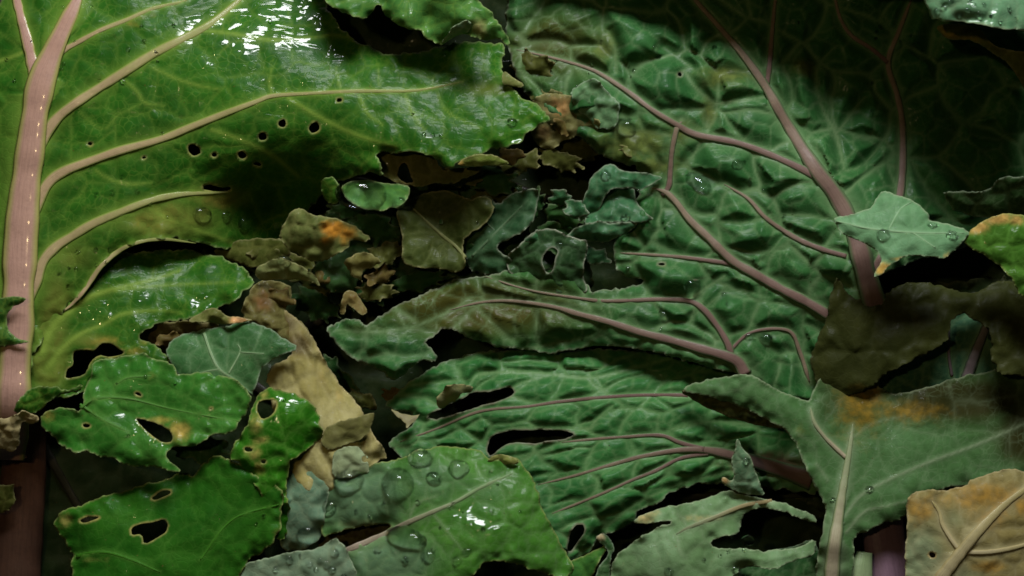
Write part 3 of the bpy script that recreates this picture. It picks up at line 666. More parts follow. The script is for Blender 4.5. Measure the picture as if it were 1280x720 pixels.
leaf('Cu', 'brownish olive leaf underside half hidden beneath the glossy leaf and the toothed leaf',
     [dict(outline=[(160, 410), (190, 402), (240, 400), (280, 402), (262, 420), (230, 425), (215, 440), (200, 445), (170, 430)], z=[(170, 420, 8), (220, 410, 14), (270, 404, 16)], und=3, spacing=2, cell=22, ruffle=3)],
     M(OLIVE, c1=(.11, .085, .03), c2=(.15, .12, .05)))
leaf('N9', 'pale brown curled rim between the glossy lobe and the dull pointed leaf',
     [dict(outline=[(234, 402), (245, 393), (262, 384), (274, 386), (284, 396), (300, 396), (314, 398), (316, 402), (292, 406), (262, 404)], z=[(235, 402, 44), (262, 386, 52), (285, 398, 50), (314, 400, 42)], und=2, spacing=1.6, cell=16, ruffle=3, jag=.9, spots=[(298, 398, 12, .9)])],
     M(YELLOW, brown=(.45, .25, .1)))

# ------------------------------------------------------------------ tan leaf and centre scraps
leaf('Hh', 'withered tan yellow leaf standing behind the shiny bright green leaf',
     [dict(outline=[(300, 400), (322, 392), (345, 390), (362, 388), (386, 412), (398, 435), (410, 455), (422, 475), (440, 495), (452, 512), (470, 548), (487, 573), (472, 574), (466, 591), (452, 592), (440, 604), (395, 620), (350, 600), (340, 500), (332, 474), (336, 460), (352, 450), (366, 440), (350, 425), (330, 412)],
           holes=[], z=[(310, 400, 20), (360, 395, 12), (385, 415, 8), (350, 480, 26), (390, 470, 30), (420, 475, 6), (430, 530, 34), (486, 572, 20), (400, 580, 38), (455, 590, 34), (360, 560, 30)], cell=26, blister=7, und=7, jag=1.3, spacing=2, ruffle=3, ani=2.5, ang=65, und_len=36, net=.3,
           tint=[(340, 405, 40, 20, 1), (372, 430, 26, 22, .8)], spots=[(400, 465, 14, .4, 30), (425, 490, 8, .4, 30), (460, 540, 8, .4, 20)])],
     M(TAN, c1=(.36, .31, .09), c2=(.48, .44, .18), brown=(.24, .18, .05), tint=(.09, .06, .02)))
leaf('Hf', 'olive flap folded over the withered tan leaf',
     [dict(outline=[(400, 557), (405, 536), (422, 526), (442, 522), (467, 515), (468, 522), (463, 538), (452, 550), (430, 556), (412, 565)], z=[(405, 550, 50), (440, 528, 50), (466, 517, 46), (450, 548, 48)], und=2, spacing=1.8, cell=24, jag=.9)],
     M(OLIVE, c1=(.16, .155, .05), c2=(.22, .22, .08)))
leaf('Hp', 'pale whitish green leaf tip below the olive flap',
     [dict(outline=[(414, 594), (415, 575), (419, 563), (432, 557), (446, 556), (456, 565), (461, 580), (462, 592), (450, 592), (440, 597), (426, 600)], holes=[ell(456, 574, 4, 5)], z=[(418, 590, 48), (430, 562, 52), (458, 585, 46)], und=1.5, spacing=1.8, cell=24, jag=.8, holecol=0)],
     M(GLAUC, c1=(.32, .40, .2), c2=(.38, .46, .25)))
leaf('N3', 'brownish withered scrap above the tan leaf',
     [dict(outline=[(318, 352), (340, 349), (364, 356), (366, 366), (362, 380), (354, 389), (372, 398), (386, 411), (388, 430), (362, 440), (345, 425), (330, 410), (304, 400), (299, 386), (308, 372)], z=[(320, 355, 16), (360, 360, 4), (345, 395, 22), (384, 412, 0), (305, 390, 26), (360, 435, 14)], und=3, spacing=1.8, cell=22, ruffle=5, spots=[(330, 375, 18, .6), (370, 410, 14, .6)])],
     M(YELLOW, c1=(.10, .085, .022), c2=(.14, .12, .035), brown=(.12, .06, .018)))
leaf('N2', 'small pale green curled leaf edge with a drop, above the brownish scrap',
     [dict(outline=[(316, 342), (322, 334), (334, 327), (349, 321), (360, 325), (380, 334), (395, 345), (403, 361), (386, 352), (364, 350), (342, 350), (326, 352)], z=[(318, 343, 30), (350, 325, 40), (398, 352, 22), (350, 348, 26)], und=2, spacing=1.6, cell=22, jag=.9)],
     M(YELLOW, c1=(.20, .25, .08), c2=(.27, .32, .12)))
leaf('N1', 'olive leaf scrap with a bright orange patch, among the dark centre leaves',
     [dict(outline=[(349, 288), (357, 275), (366, 261), (376, 258), (387, 267), (405, 270), (422, 274), (445, 280), (450, 288), (466, 298), (455, 303), (440, 302), (436, 310), (420, 318), (408, 326), (392, 329), (375, 320), (357, 311), (350, 297)],
           z=[(352, 290, 10), (375, 262, 16), (410, 285, 24), (460, 298, 2), (400, 322, 6), (385, 300, 22)], und=3, spacing=1.8, cell=26, ruffle=5, jag=1.4, spots=[(416, 287, 15, 1.0, 11), (408, 300, 9, .5), (432, 292, 14, .6)])],
     M(YELLOW, c1=(.10, .13, .03), c2=(.15, .19, .05), brown=(.38, .17, .02)))
leaf('N4', 'small cupped green leaf lobe holding a pool of water',
     [dict(outline=[(426, 233), (436, 228), (455, 226), (480, 228), (500, 230), (513, 232), (512, 246), (501, 257), (476, 264), (455, 260), (439, 252), (430, 243)], z=[(428, 234, 28), (470, 240, 18), (512, 234, 30), (475, 262, 24), (470, 228, 20)], und=1, spacing=1.7, cell=30, jag=.8, curl=3)],
     M(BRIGHT, c1=(.07, .22, .05), c2=(.11, .28, .07), edge=(.4, .44, .2)))
leaf('N4b', 'small green leaf fold beside the cupped lobe',
     [dict(outline=[(399, 228), (405, 222), (416, 219), (424, 230), (427, 244), (424, 254), (412, 257), (403, 247)], z=[(402, 235, 6), (418, 224, 22), (420, 252, 8)], und=1, spacing=1.7, cell=24, jag=.8)], M(GLOSSY))
leaf('N5', 'olive underside of a leaf lobe with a black hole, below the glossy leaf',
     [dict(outline=[(455, 187), (530, 187), (548, 203), (560, 214), (582, 207), (604, 208), (592, 220), (562, 231), (530, 233), (514, 233), (494, 230), (480, 221), (468, 206)], holes=[[(495, 219), (501, 205), (507, 203), (513, 216), (518, 229), (510, 230), (500, 225)]],
           z=[(460, 190, 24), (530, 190, 30), (500, 228, 26), (560, 225, 22), (600, 210, 24)], und=2, spacing=1.8, cell=30, holecol=.4)],
     M(OLIVE, c1=(.10, .105, .02), c2=(.15, .155, .035)))
leaf('N6', 'narrow yellow green flap at the tip of the glossy leaf',
     [dict(outline=[(570, 207), (578, 198), (598, 191), (618, 193), (639, 204), (626, 207), (602, 208), (586, 209)], z=[(572, 206, 68), (600, 196, 70), (636, 204, 62)], und=1, spacing=1.6, cell=24, jag=.8, spots=[(574, 205, 6, .8)])],
     M(YELLOW, c1=(.15, .22, .03), c2=(.20, .28, .05), brown=(.4, .25, .06)))
leaf('N7', 'small brownish yellow scrap below the orange patched leaf',
     [dict(outline=[(430, 326), (445, 315), (456, 312), (470, 319), (479, 330), (462, 334), (450, 341), (456, 356), (446, 350), (434, 340)], z=[(432, 328, 0), (465, 322, 6), (450, 350, -6)], und=3, spacing=1.7, cell=20, ruffle=4)],
     M(YELLOW, c1=(.14, .13, .03), c2=(.19, .17, .05)))
leaf('N8', 'thin brown curled shred in the black central gap',
     [dict(outline=[(427, 372), (434, 362), (444, 364), (452, 376), (460, 390), (452, 394), (440, 384), (433, 380), (431, 392), (425, 392)], z=[(430, 370, -8), (455, 388, -16)], und=2, spacing=1.5, cell=16, ruffle=3, jag=.8)],
     M(YELLOW, c1=(.17, .11, .03), c2=(.22, .15, .05)))
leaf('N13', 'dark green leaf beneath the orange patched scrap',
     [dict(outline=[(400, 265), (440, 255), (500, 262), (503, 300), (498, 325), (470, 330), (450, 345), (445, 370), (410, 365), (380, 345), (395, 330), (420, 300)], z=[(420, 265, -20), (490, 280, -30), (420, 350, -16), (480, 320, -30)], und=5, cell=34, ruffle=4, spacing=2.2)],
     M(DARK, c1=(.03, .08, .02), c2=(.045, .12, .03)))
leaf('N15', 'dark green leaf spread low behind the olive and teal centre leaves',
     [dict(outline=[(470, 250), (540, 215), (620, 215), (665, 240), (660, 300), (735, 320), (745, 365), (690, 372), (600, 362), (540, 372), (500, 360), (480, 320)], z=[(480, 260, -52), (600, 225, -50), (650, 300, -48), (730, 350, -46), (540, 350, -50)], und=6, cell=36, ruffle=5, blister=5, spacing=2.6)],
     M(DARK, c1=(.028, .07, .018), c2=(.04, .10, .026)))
leaf('N14', 'olive brown leaf under the pink veined curve, near the dark hollow',
     [dict(outline=[(290, 300), (330, 296), (362, 300), (366, 316), (345, 325), (318, 338), (296, 330), (262, 318)], z=[(300, 310, -36), (350, 305, -20), (330, 330, -26)], und=3, cell=28, spacing=2.2)],
     M(OLIVE))
leaf('M1', 'olive leaf with shade painted into its colour and a pale central vein, in the middle of the heap',
     [dict(outline=[(494, 262), (508, 250), (530, 240), (560, 236), (588, 250), (600, 244), (613, 247), (621, 262), (606, 280), (590, 290), (577, 302), (581, 325), (580, 339), (566, 341), (553, 336), (520, 335), (502, 330), (504, 300), (497, 278)],
           z=[(500, 270, -10), (510, 325, -2), (550, 280, -14), (575, 335, -6), (610, 255, 0), (560, 240, -20)], und=3, cell=34, spacing=2, jag=1.3, ruffle=2, curl=2)],
     M(OLIVE, c1=(.042, .062, .012), c2=(.065, .09, .02), vein=(.14, .17, .05), trans=.15), sides=[[(582, 322, 4), (570, 308, 4), (555, 296, 4), (535, 278, 3), (512, 256, 2)]], thin=[[(555, 296, 2), (530, 290, 2), (505, 294, 2)], [(560, 300, 2), (548, 318, 2), (550, 335, 2)]], vmat=vein_mat((.2, .22, .07), (.16, .18, .06)))  # leaf colour darkened to add shade missing below the overhanging leaf
leaf('M2', 'dark teal leaf with a thin pale curling edge, in the middle of the heap',
     [dict(outline=[(578, 268), (590, 247), (610, 243), (622, 258), (640, 240), (655, 237), (672, 235), (674, 250), (668, 275), (655, 290), (641, 297), (626, 304), (622, 311), (634, 320), (650, 336), (640, 342), (610, 344), (584, 338), (578, 300)],
           z=[(590, 260, -10), (670, 238, 6), (660, 285, 2), (625, 308, -4), (600, 330, -22), (645, 335, -18), (620, 275, -18)], und=3, cell=30, spacing=2, jag=1.3, ruffle=4, curl=3)],
     M(TEAL, c1=(.03, .09, .035), c2=(.05, .13, .05)), fine=V(TEAL), flat=.25, lift=.05, thin=[[(590, 320, 3), (620, 290, 3), (660, 250, 2)], [(620, 290, 2), (600, 270, 2)]])
leaf('M3', 'ruffled dark teal leaf with frilled edges and drops, beside the crinkled leaf',
     [dict(outline=[(722, 262), (732, 240), (736, 226), (743, 215), (755, 207), (765, 204), (776, 213), (800, 215), (824, 219), (829, 223), (816, 231), (800, 240), (790, 236), (765, 236), (757, 246), (750, 262), (735, 272), (722, 280)],
           z=[(730, 250, 14), (765, 206, 26), (800, 225, 26), (826, 222, 20), (745, 260, 10)], und=2, cell=24, spacing=1.8, jag=1, ruffle=4),
      dict(outline=[(735, 262), (748, 250), (755, 236), (775, 232), (793, 234), (794, 248), (800, 260), (814, 268), (818, 275), (806, 279), (780, 278), (750, 279), (728, 282)], z=[(740, 262, 8), (770, 236, 4), (790, 255, 14), (815, 274, 22), (760, 276, 20)], und=2, cell=22, spacing=1.8, jag=1, ruffle=3),
      dict(outline=[(700, 302), (712, 291), (728, 280), (748, 276), (770, 279), (800, 277), (792, 288), (776, 296), (758, 303), (736, 303), (722, 300), (708, 308)], z=[(712, 295, 10), (745, 280, 26), (795, 280, 20), (750, 300, 14)], und=2, cell=22, spacing=1.8, jag=1, ruffle=3)],
     M(TEAL, c1=(.028, .12, .042), c2=(.05, .17, .068)), base=(730, 265))
leaf('M4', 'curled dark leaf edge with a white rimmed keyhole notch, below the ruffled teal leaf',
     [dict(outline=[(632, 322), (650, 304), (668, 288), (690, 284), (708, 293), (722, 298), (738, 302), (732, 322), (729, 345), (738, 368), (700, 370), (660, 352), (636, 345)], holes=[[(679, 335), (677, 322), (684, 312), (692, 308), (698, 314), (694, 322), (693, 334), (688, 342), (682, 341)]],
           z=[(660, 295, 0), (700, 295, 8), (680, 335, 10), (730, 350, -4), (670, 350, -12)], und=2, cell=24, spacing=1.6, jag=1, ruffle=4, curl=2, holecol=0)],
     M(TEAL, c1=(.025, .07, .022), c2=(.04, .10, .03), edge=(.5, .5, .38)))
leaf('N12', 'tan brown withered leaf bits tucked at the tip of the glossy leaf',
     [dict(outline=[(655, 150), (665, 122), (688, 114), (722, 121), (720, 136), (736, 147), (752, 152), (745, 166), (722, 172), (700, 178), (690, 190), (672, 186), (665, 170)], z=[(665, 130, 6), (715, 125, 12), (745, 158, 10), (690, 180, -10)], und=4, cell=22, spacing=1.8, ruffle=6, jag=1.6, spots=[(700, 135, 16, .7), (680, 165, 12, .6)])],
     M(YELLOW, c1=(.12, .12, .035), c2=(.17, .16, .06), brown=(.24, .14, .05)))
leaf('N11', 'small pale green frill with drops beside the pink raised vein',
     [dict(outline=[(712, 113), (724, 104), (744, 95), (752, 104), (764, 119), (776, 131), (773, 150), (766, 166), (745, 160), (735, 148), (722, 140), (716, 128)], z=[(715, 115, 18), (748, 100, 26), (770, 140, 20), (735, 145, 12)], und=2, cell=22, spacing=1.8, ruffle=4, jag=1.1)],
     M(DULL, c1=(.08, .18, .07), c2=(.12, .25, .11)))

# ragged frilly scraps that fill the dark centre
random.seed(33)
def ragged(x, y, rx, ry, a, n=9):
    ol = []; ca, sa = math.cos(R(a)), math.sin(R(a))
    for k in range(n * 3):
        q = 2 * math.pi * k / (n * 3)
        lob = (1.0, .86, .74)[k % 3] if k % 2 else (1.08, .9, .68)[k % 3]
        rr = lob * random.uniform(.78, 1.15)
        u, w = rx * math.cos(q) * rr, ry * math.sin(q) * rr
        ol.append((x + u * ca - w * sa, y + u * sa + w * ca))
    return ol
def scrap(x, y, rx, ry, a, z, mat, label, tilt=0.3, n=9):
    ca, sa = math.cos(R(a)), math.sin(R(a)); t1 = random.uniform(-tilt, tilt); t2 = random.uniform(-tilt, tilt)
    zz = [(x, y, z + 5)]
    for u, w in ((1, 0), (-1, 0), (0, 1), (0, -1)):
        zz.append((x + rx * u * ca - ry * w * sa, y + rx * u * sa + ry * w * ca, z + rx * u * t1 + ry * w * t2 - 3))
    leaf('scrap', label, [dict(outline=ragged(x, y, rx, ry, a, n if rx > 28 else 5), z=zz, und=5, und_len=26, ruffle=6, cell=26, blister=4, jag=1.6, spacing=2, net=.3)], mat, group=label + ' group')
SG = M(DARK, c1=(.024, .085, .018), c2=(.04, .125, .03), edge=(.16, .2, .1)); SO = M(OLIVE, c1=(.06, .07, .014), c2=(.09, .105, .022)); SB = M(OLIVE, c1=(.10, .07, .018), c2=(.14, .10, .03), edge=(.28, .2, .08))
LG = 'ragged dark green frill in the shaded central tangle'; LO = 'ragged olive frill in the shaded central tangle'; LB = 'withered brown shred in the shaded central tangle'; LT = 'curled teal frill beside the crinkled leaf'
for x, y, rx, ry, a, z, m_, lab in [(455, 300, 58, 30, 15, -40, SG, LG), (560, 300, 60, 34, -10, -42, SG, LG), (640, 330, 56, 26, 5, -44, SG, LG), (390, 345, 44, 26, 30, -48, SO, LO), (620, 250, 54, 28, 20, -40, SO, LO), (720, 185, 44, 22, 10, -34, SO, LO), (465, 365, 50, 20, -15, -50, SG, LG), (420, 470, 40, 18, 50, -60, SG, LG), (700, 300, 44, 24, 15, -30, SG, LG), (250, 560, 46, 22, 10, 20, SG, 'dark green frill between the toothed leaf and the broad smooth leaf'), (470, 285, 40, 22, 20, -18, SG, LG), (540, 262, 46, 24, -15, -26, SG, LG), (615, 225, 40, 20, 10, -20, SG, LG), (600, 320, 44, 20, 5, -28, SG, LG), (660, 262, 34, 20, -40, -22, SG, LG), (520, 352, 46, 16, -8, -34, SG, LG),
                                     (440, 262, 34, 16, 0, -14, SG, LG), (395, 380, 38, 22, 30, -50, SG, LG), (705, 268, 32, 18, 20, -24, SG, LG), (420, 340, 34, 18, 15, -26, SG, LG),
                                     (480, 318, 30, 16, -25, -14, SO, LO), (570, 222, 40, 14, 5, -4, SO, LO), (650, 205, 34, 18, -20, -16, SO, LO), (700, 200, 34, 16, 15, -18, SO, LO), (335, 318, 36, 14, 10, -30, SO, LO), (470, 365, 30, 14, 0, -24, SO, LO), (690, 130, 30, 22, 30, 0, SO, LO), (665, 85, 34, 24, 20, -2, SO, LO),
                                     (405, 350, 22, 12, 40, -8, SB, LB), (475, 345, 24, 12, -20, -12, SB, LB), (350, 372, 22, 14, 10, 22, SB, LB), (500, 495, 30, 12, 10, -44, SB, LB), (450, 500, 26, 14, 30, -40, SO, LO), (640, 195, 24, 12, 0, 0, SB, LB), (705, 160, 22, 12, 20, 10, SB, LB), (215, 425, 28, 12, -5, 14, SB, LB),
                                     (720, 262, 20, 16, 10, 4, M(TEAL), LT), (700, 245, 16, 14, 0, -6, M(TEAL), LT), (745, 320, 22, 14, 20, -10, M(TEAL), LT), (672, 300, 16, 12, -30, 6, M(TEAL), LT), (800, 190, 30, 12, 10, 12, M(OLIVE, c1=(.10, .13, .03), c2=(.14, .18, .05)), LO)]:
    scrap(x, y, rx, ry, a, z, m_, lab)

# ------------------------------------------------------------------ bottom middle leaves
leaf('I', 'grey green waxy leaf strip between the bright green leaf and the dewy leaf',
     [dict(outline=[(352, 600), (362, 586), (382, 578), (402, 574), (414, 586), (412, 610), (407, 640), (403, 668), (380, 690), (352, 690), (345, 660), (352, 630)], z=[(360, 600, 36), (400, 585, 38), (380, 630, 46), (400, 660, 38), (360, 680, 36)], cell=30, blister=2.5, und=3, spacing=2, jag=1.3, ruffle=3)],
     M(GLAUC, c1=(.12, .22, .13), c2=(.16, .28, .17)))
leaf('J', 'pale grey green waxy leaf dotted with water at the foot of the bright green leaf',
     [dict(outline=[(282, 748), (298, 708), (328, 697), (360, 691), (395, 686), (412, 676), (423, 672), (432, 685), (441, 705), (452, 728), (452, 748)], z=[(300, 710, 46), (360, 700, 58), (422, 676, 62), (440, 730, 54), (320, 740, 50)], cell=32, blister=2.5, und=3, spacing=2, jag=1.2, ruffle=2)],
     M(GLAUC, c1=(.17, .27, .16), c2=(.23, .34, .21), wet=.4))
leaf('K', 'broad dewy leaf shading from grey green to vivid green, covered in large drops',
     [dict(outline=[(404, 625), (408, 605), (418, 592), (436, 594), (455, 590), (470, 577), (500, 573), (520, 563), (545, 558), (575, 558), (600, 562), (615, 575), (635, 568), (650, 573), (660, 590), (672, 610), (680, 640), (692, 660), (700, 680), (712, 695), (720, 716), (706, 724), (690, 722), (668, 714), (645, 705), (620, 702), (598, 708), (580, 748),
                    (430, 748), (432, 700), (430, 687), (460, 674), (490, 659), (480, 655), (450, 660), (420, 666), (402, 674), (400, 645)],
           z=[(405, 630, 38), (430, 600, 44), (470, 585, 42), (540, 565, 38), (600, 566, 34), (650, 580, 36), (640, 620, 52), (560, 600, 54), (500, 620, 54), (440, 640, 46), (420, 665, 36), (485, 657, 44), (540, 645, 60), (590, 632, 52), (600, 660, 68), (640, 670, 64), (580, 690, 68), (715, 715, 40), (690, 660, 44), (660, 710, 58), (500, 690, 58), (440, 690, 50), (480, 740, 56)],
           cell=30, blister=2.2, und=3, spacing=2, jag=1.3, ruffle=3, net=.3, tint=[(440, 620, 90, 60, .9), (480, 700, 80, 40, .9), (540, 600, 60, 40, .6), (600, 610, 60, 40, .4)], wet=[(585, 645, 26, 14), (608, 662, 14, 10)], spots=[(450, 655, 28, .5, 8), (640, 573, 10, .5)])],  # the broad brown spot paints shade along the fold
     M(BRIGHT, tint=(.11, .21, .10), c1=(.05, .18, .02), c2=(.08, .25, .03), vein=(.24, .34, .17), brown=(.13, .13, .05), rough=.4),
     [[(424, 692, 8), (450, 681, 8), (480, 668, 7), (510, 653, 6), (540, 640, 5), (570, 627, 4), (600, 610, 4), (640, 592, 3)]], thin=[[(510, 653, 3), (520, 630, 3), (545, 620, 2)], [(480, 615, 2), (485, 645, 2)], [(540, 640, 3), (580, 690, 2)]],
     vmat=vein_mat((.34, .28, .2), (.2, .33, .13)), flat=.3, lift=.08)
leaf('Kb', 'dark brown sheet painted as the shade inside the fold of the dewy leaf',
     [dict(outline=[(395, 660), (430, 645), (495, 645), (500, 665), (460, 690), (420, 700), (398, 690)], z=[(400, 670, 10), (490, 655, 14), (440, 685, 14)], cell=24, spacing=2.4)], M(OLIVE, c1=(.06, .045, .02), c2=(.09, .065, .03)))  # dark sheet put in for the shadow inside the fold
leaf('Ky', 'tiny yellowish leaf edge peeping over the dewy leaf beside the slit',
     [dict(outline=[(608, 578), (614, 570), (626, 567), (640, 570), (650, 576), (646, 582), (630, 580)], z=[(612, 576, 42), (630, 569, 46), (648, 578, 44)], und=1, spacing=1.5, jag=.6, cell=16)], M(YELLOW, c1=(.2, .26, .05), c2=(.3, .32, .08)))
leaf('S', 'small folded green lobe squeezed between the vivid green leaf and the pale leaf',
     [dict(outline=[(706, 748), (700, 712), (712, 700), (735, 692), (748, 684), (757, 681), (759, 690), (750, 702), (742, 716), (738, 748)], z=[(710, 705, 24), (755, 684, 36), (720, 740, 22)], cell=26, spacing=1.8, jag=1, und=2, curl=2)], M(BRIGHT, c1=(.045, .17, .03), c2=(.07, .22, .045)))
leaf('S2', 'dull green upright fold with a pale tip next to the small folded lobe',
     [dict(outline=[(744, 672), (752, 666), (758, 668), (766, 678), (769, 686), (765, 700), (762, 720), (760, 748), (738, 748), (744, 716), (756, 700), (760, 688), (752, 680)], z=[(748, 672, 44), (766, 684, 38), (750, 740, 26)], cell=22, spacing=1.6, jag=.9, und=2, spots=[(750, 670, 7, .8)])], M(DULL, brown=(.45, .36, .2)))
leaf('R5', 'pale silvery green leaf with an upright tip and scalloped edge along the bottom',
     [dict(outline=[(766, 748), (762, 706), (775, 690), (800, 670), (822, 659), (840, 653), (825, 651), (805, 657), (793, 655), (792, 650), (803, 643), (830, 633), (855, 629), (885, 622), (905, 612), (940, 620), (965, 624), (1000, 636), (1022, 648), (1020, 656), (985, 642), (955, 634), (932, 640), (927, 655), (926, 668), (905, 671), (888, 677), (892, 685), (925, 684),
                    (960, 689), (1000, 683), (1020, 672), (1020, 694), (990, 702), (967, 714), (945, 707), (922, 712), (905, 748)],
           z=[(770, 730, 30), (790, 685, 40), (840, 655, 40), (800, 648, 46), (850, 634, 38), (905, 616, 36), (960, 626, 30), (1020, 650, 22), (880, 650, 46), (920, 665, 42), (850, 690, 54), (890, 690, 46), (960, 697, 40), (1015, 685, 28), (840, 740, 50)],
           cell=36, blister=2, und=3, spacing=2, jag=1.3, ruffle=3, net=.25, spots=[(805, 648, 14, .6), (880, 648, 34, .35, 6), (815, 640, 12, .4)])],
     M(GLAUC, c1=(.14, .26, .10), c2=(.20, .34, .16), brown=(.34, .26, .1)), sides=[[(965, 626, 5), (930, 632, 5), (890, 648, 5), (860, 660, 4), (845, 668, 2)]], thin=[[(846, 668, 2), (850, 690, 2), (858, 700, 1)], [(860, 660, 2), (850, 645, 2), (840, 640, 1)]], vmat=vein_mat((.32, .26, .12), (.24, .30, .16)), flat=.3)
leaf('R5b', 'small upright pale green tip with tan corner, standing beside the dark stalk',
     [dict(outline=[(919, 560), (921, 549), (924, 549), (927, 560), (938, 570), (945, 590), (951, 606), (958, 620), (940, 620), (918, 615), (903, 605), (901, 597), (906, 596), (914, 602), (918, 592), (913, 576)], z=[(922, 550, 62), (930, 590, 54), (955, 618, 40), (905, 600, 50)], cell=20, spacing=1.6, jag=.8, und=2, spots=[(906, 600, 7, .9)])], M(GLAUC, brown=(.45, .3, .12)))
leaf('R5c', 'green leaf strip low behind the silvery leaf, near the pale stalk',
     [dict(outline=[(920, 705), (950, 690), (990, 682), (1025, 672), (1025, 748), (930, 748)], z=[(930, 710, -14), (1020, 680, -10), (980, 740, -20)], cell=30, spacing=2.4, ruffle=4)], M(DULL))

# ------------------------------------------------------------------ right hand leaves
leaf('Ru', 'dark green leaf with greyish purple stalk inside the opening of the drooping leaf',
     [dict(outline=[(1060, 420), (1100, 380), (1180, 370), (1280, 380), (1285, 480), (1220, 520), (1140, 520), (1070, 500)], z=[(1080, 450, -12), (1180, 400, -6), (1270, 420, -4), (1160, 500, -18), (1260, 490, -16)], cell=40, blister=6, spacing=2.6, und=5)],
     M(UNDER, c1=(.03, .10, .05), c2=(.05, .15, .075)), [[(1206, 480, 15), (1216, 450, 14), (1228, 420, 12), (1240, 392, 11), (1250, 370, 9)]], [[(1190, 470, 4), (1186, 440, 4), (1187, 395, 3)]], vmat=GREYV, flat=.5, lift=.2)
leaf('R3', 'large waxy green leaf with a pale upright midrib, glow and shade painted into its colour',
     [dict(outline=[(848, 488), (862, 480), (885, 473), (920, 470), (936, 465), (955, 479), (985, 491), (1010, 503), (1014, 495), (1020, 478), (1034, 462), (1065, 452), (1095, 470), (1100, 488), (1130, 492), (1180, 476), (1240, 462), (1300, 450), (1305, 610), (1200, 605), (1160, 622), (1132, 647), (1110, 652), (1090, 663), (1066, 671), (1069, 690), (1062, 748), (1018, 748), (1022, 690), (1032, 640),
                    (1030, 630), (1020, 610), (1005, 580), (992, 552), (978, 536), (950, 519), (925, 507), (890, 497)],
           z=[(850, 488, 26), (900, 490, 36), (960, 500, 34), (1000, 520, 38), (940, 525, 30), (1015, 510, 30), (1010, 580, 40), (1060, 540, 26), (1065, 470, 22), (1055, 600, 38), (1045, 680, 54), (1030, 700, 44), (1060, 700, 46), (1100, 560, 36), (1110, 640, 52), (1070, 665, 48), (1160, 560, 34), (1150, 620, 48), (1220, 530, 14), (1290, 560, 4), (1280, 470, -4), (1160, 500, 18), (1100, 510, 26)],
           cell=60, blister=2.5, und=3, spacing=2.3, jag=1.3, net=.22, ruffle=2, und_len=70,
           spots=[(1078, 500, 40, .62, 54), (1130, 515, 56, .55, 20), (1000, 545, 22, .2, 20)], tint=[(1060, 455, 60, 40, 1), (1200, 500, 110, 36, 1), (1290, 540, 60, 50, 1), (1040, 500, 30, 40, .5)]),  # orange spots paint light coming through the leaf, dark tint paints shade
      dict(outline=[(848, 488), (870, 489), (895, 496), (928, 507), (952, 518), (982, 536), (962, 535), (935, 529), (905, 519), (872, 504)], z=[(850, 489, 22), (900, 505, 22), (940, 520, 22), (978, 535, 20)], und=1, spacing=2, cell=30, jag=.7, mat=M(OLIVE, c1=(.035, .045, .012), c2=(.05, .062, .018)))],
     M(GLAUC, c1=(.065, .16, .045), c2=(.10, .22, .075), brown=(.16, .10, .012), tint=(.034, .036, .009), trans=.25),
     [[(1038, 748, 22), (1041, 700, 19), (1046, 660, 15), (1052, 620, 11), (1058, 585, 8), (1063, 555, 6), (1066, 530, 3)]],
     [[(1058, 572, 6), (1045, 560, 6), (1030, 545, 5), (1018, 528, 5), (1013, 510, 3)]],
     [[(1056, 645, 3), (1075, 620, 3), (1110, 600, 3), (1160, 578, 3), (1220, 556, 3), (1285, 528, 2)], [(1058, 665, 3), (1080, 640, 3), (1110, 632, 2), (1140, 625, 2)], [(1064, 550, 2), (1090, 530, 2), (1130, 520, 2)], [(1035, 600, 2), (1020, 580, 2)]],
     PALEV, flat=.45, lift=.15)
leaf('R3b', 'drooping leaf with shade painted in as very dark olive, behind the waxy leaf',
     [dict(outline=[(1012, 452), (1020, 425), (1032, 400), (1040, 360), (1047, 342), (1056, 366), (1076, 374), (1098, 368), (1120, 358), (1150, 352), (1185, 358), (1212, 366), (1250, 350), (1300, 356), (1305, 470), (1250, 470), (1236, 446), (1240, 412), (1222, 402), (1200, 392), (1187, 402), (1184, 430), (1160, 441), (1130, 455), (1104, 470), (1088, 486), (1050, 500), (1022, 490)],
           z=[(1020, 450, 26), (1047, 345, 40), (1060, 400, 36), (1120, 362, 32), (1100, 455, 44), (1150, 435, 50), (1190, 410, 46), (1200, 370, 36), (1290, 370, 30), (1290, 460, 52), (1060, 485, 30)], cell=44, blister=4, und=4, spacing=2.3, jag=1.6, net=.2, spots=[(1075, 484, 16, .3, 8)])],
     M(OLIVE, c1=(.026, .032, .007), c2=(.040, .046, .010), brown=(.10, .07, .012), trans=.06, vein=(.05, .06, .02), edge=(.05, .055, .02), coat=.02, wet=.05))  # dark olive stands in for shade, the brown spot for light through it
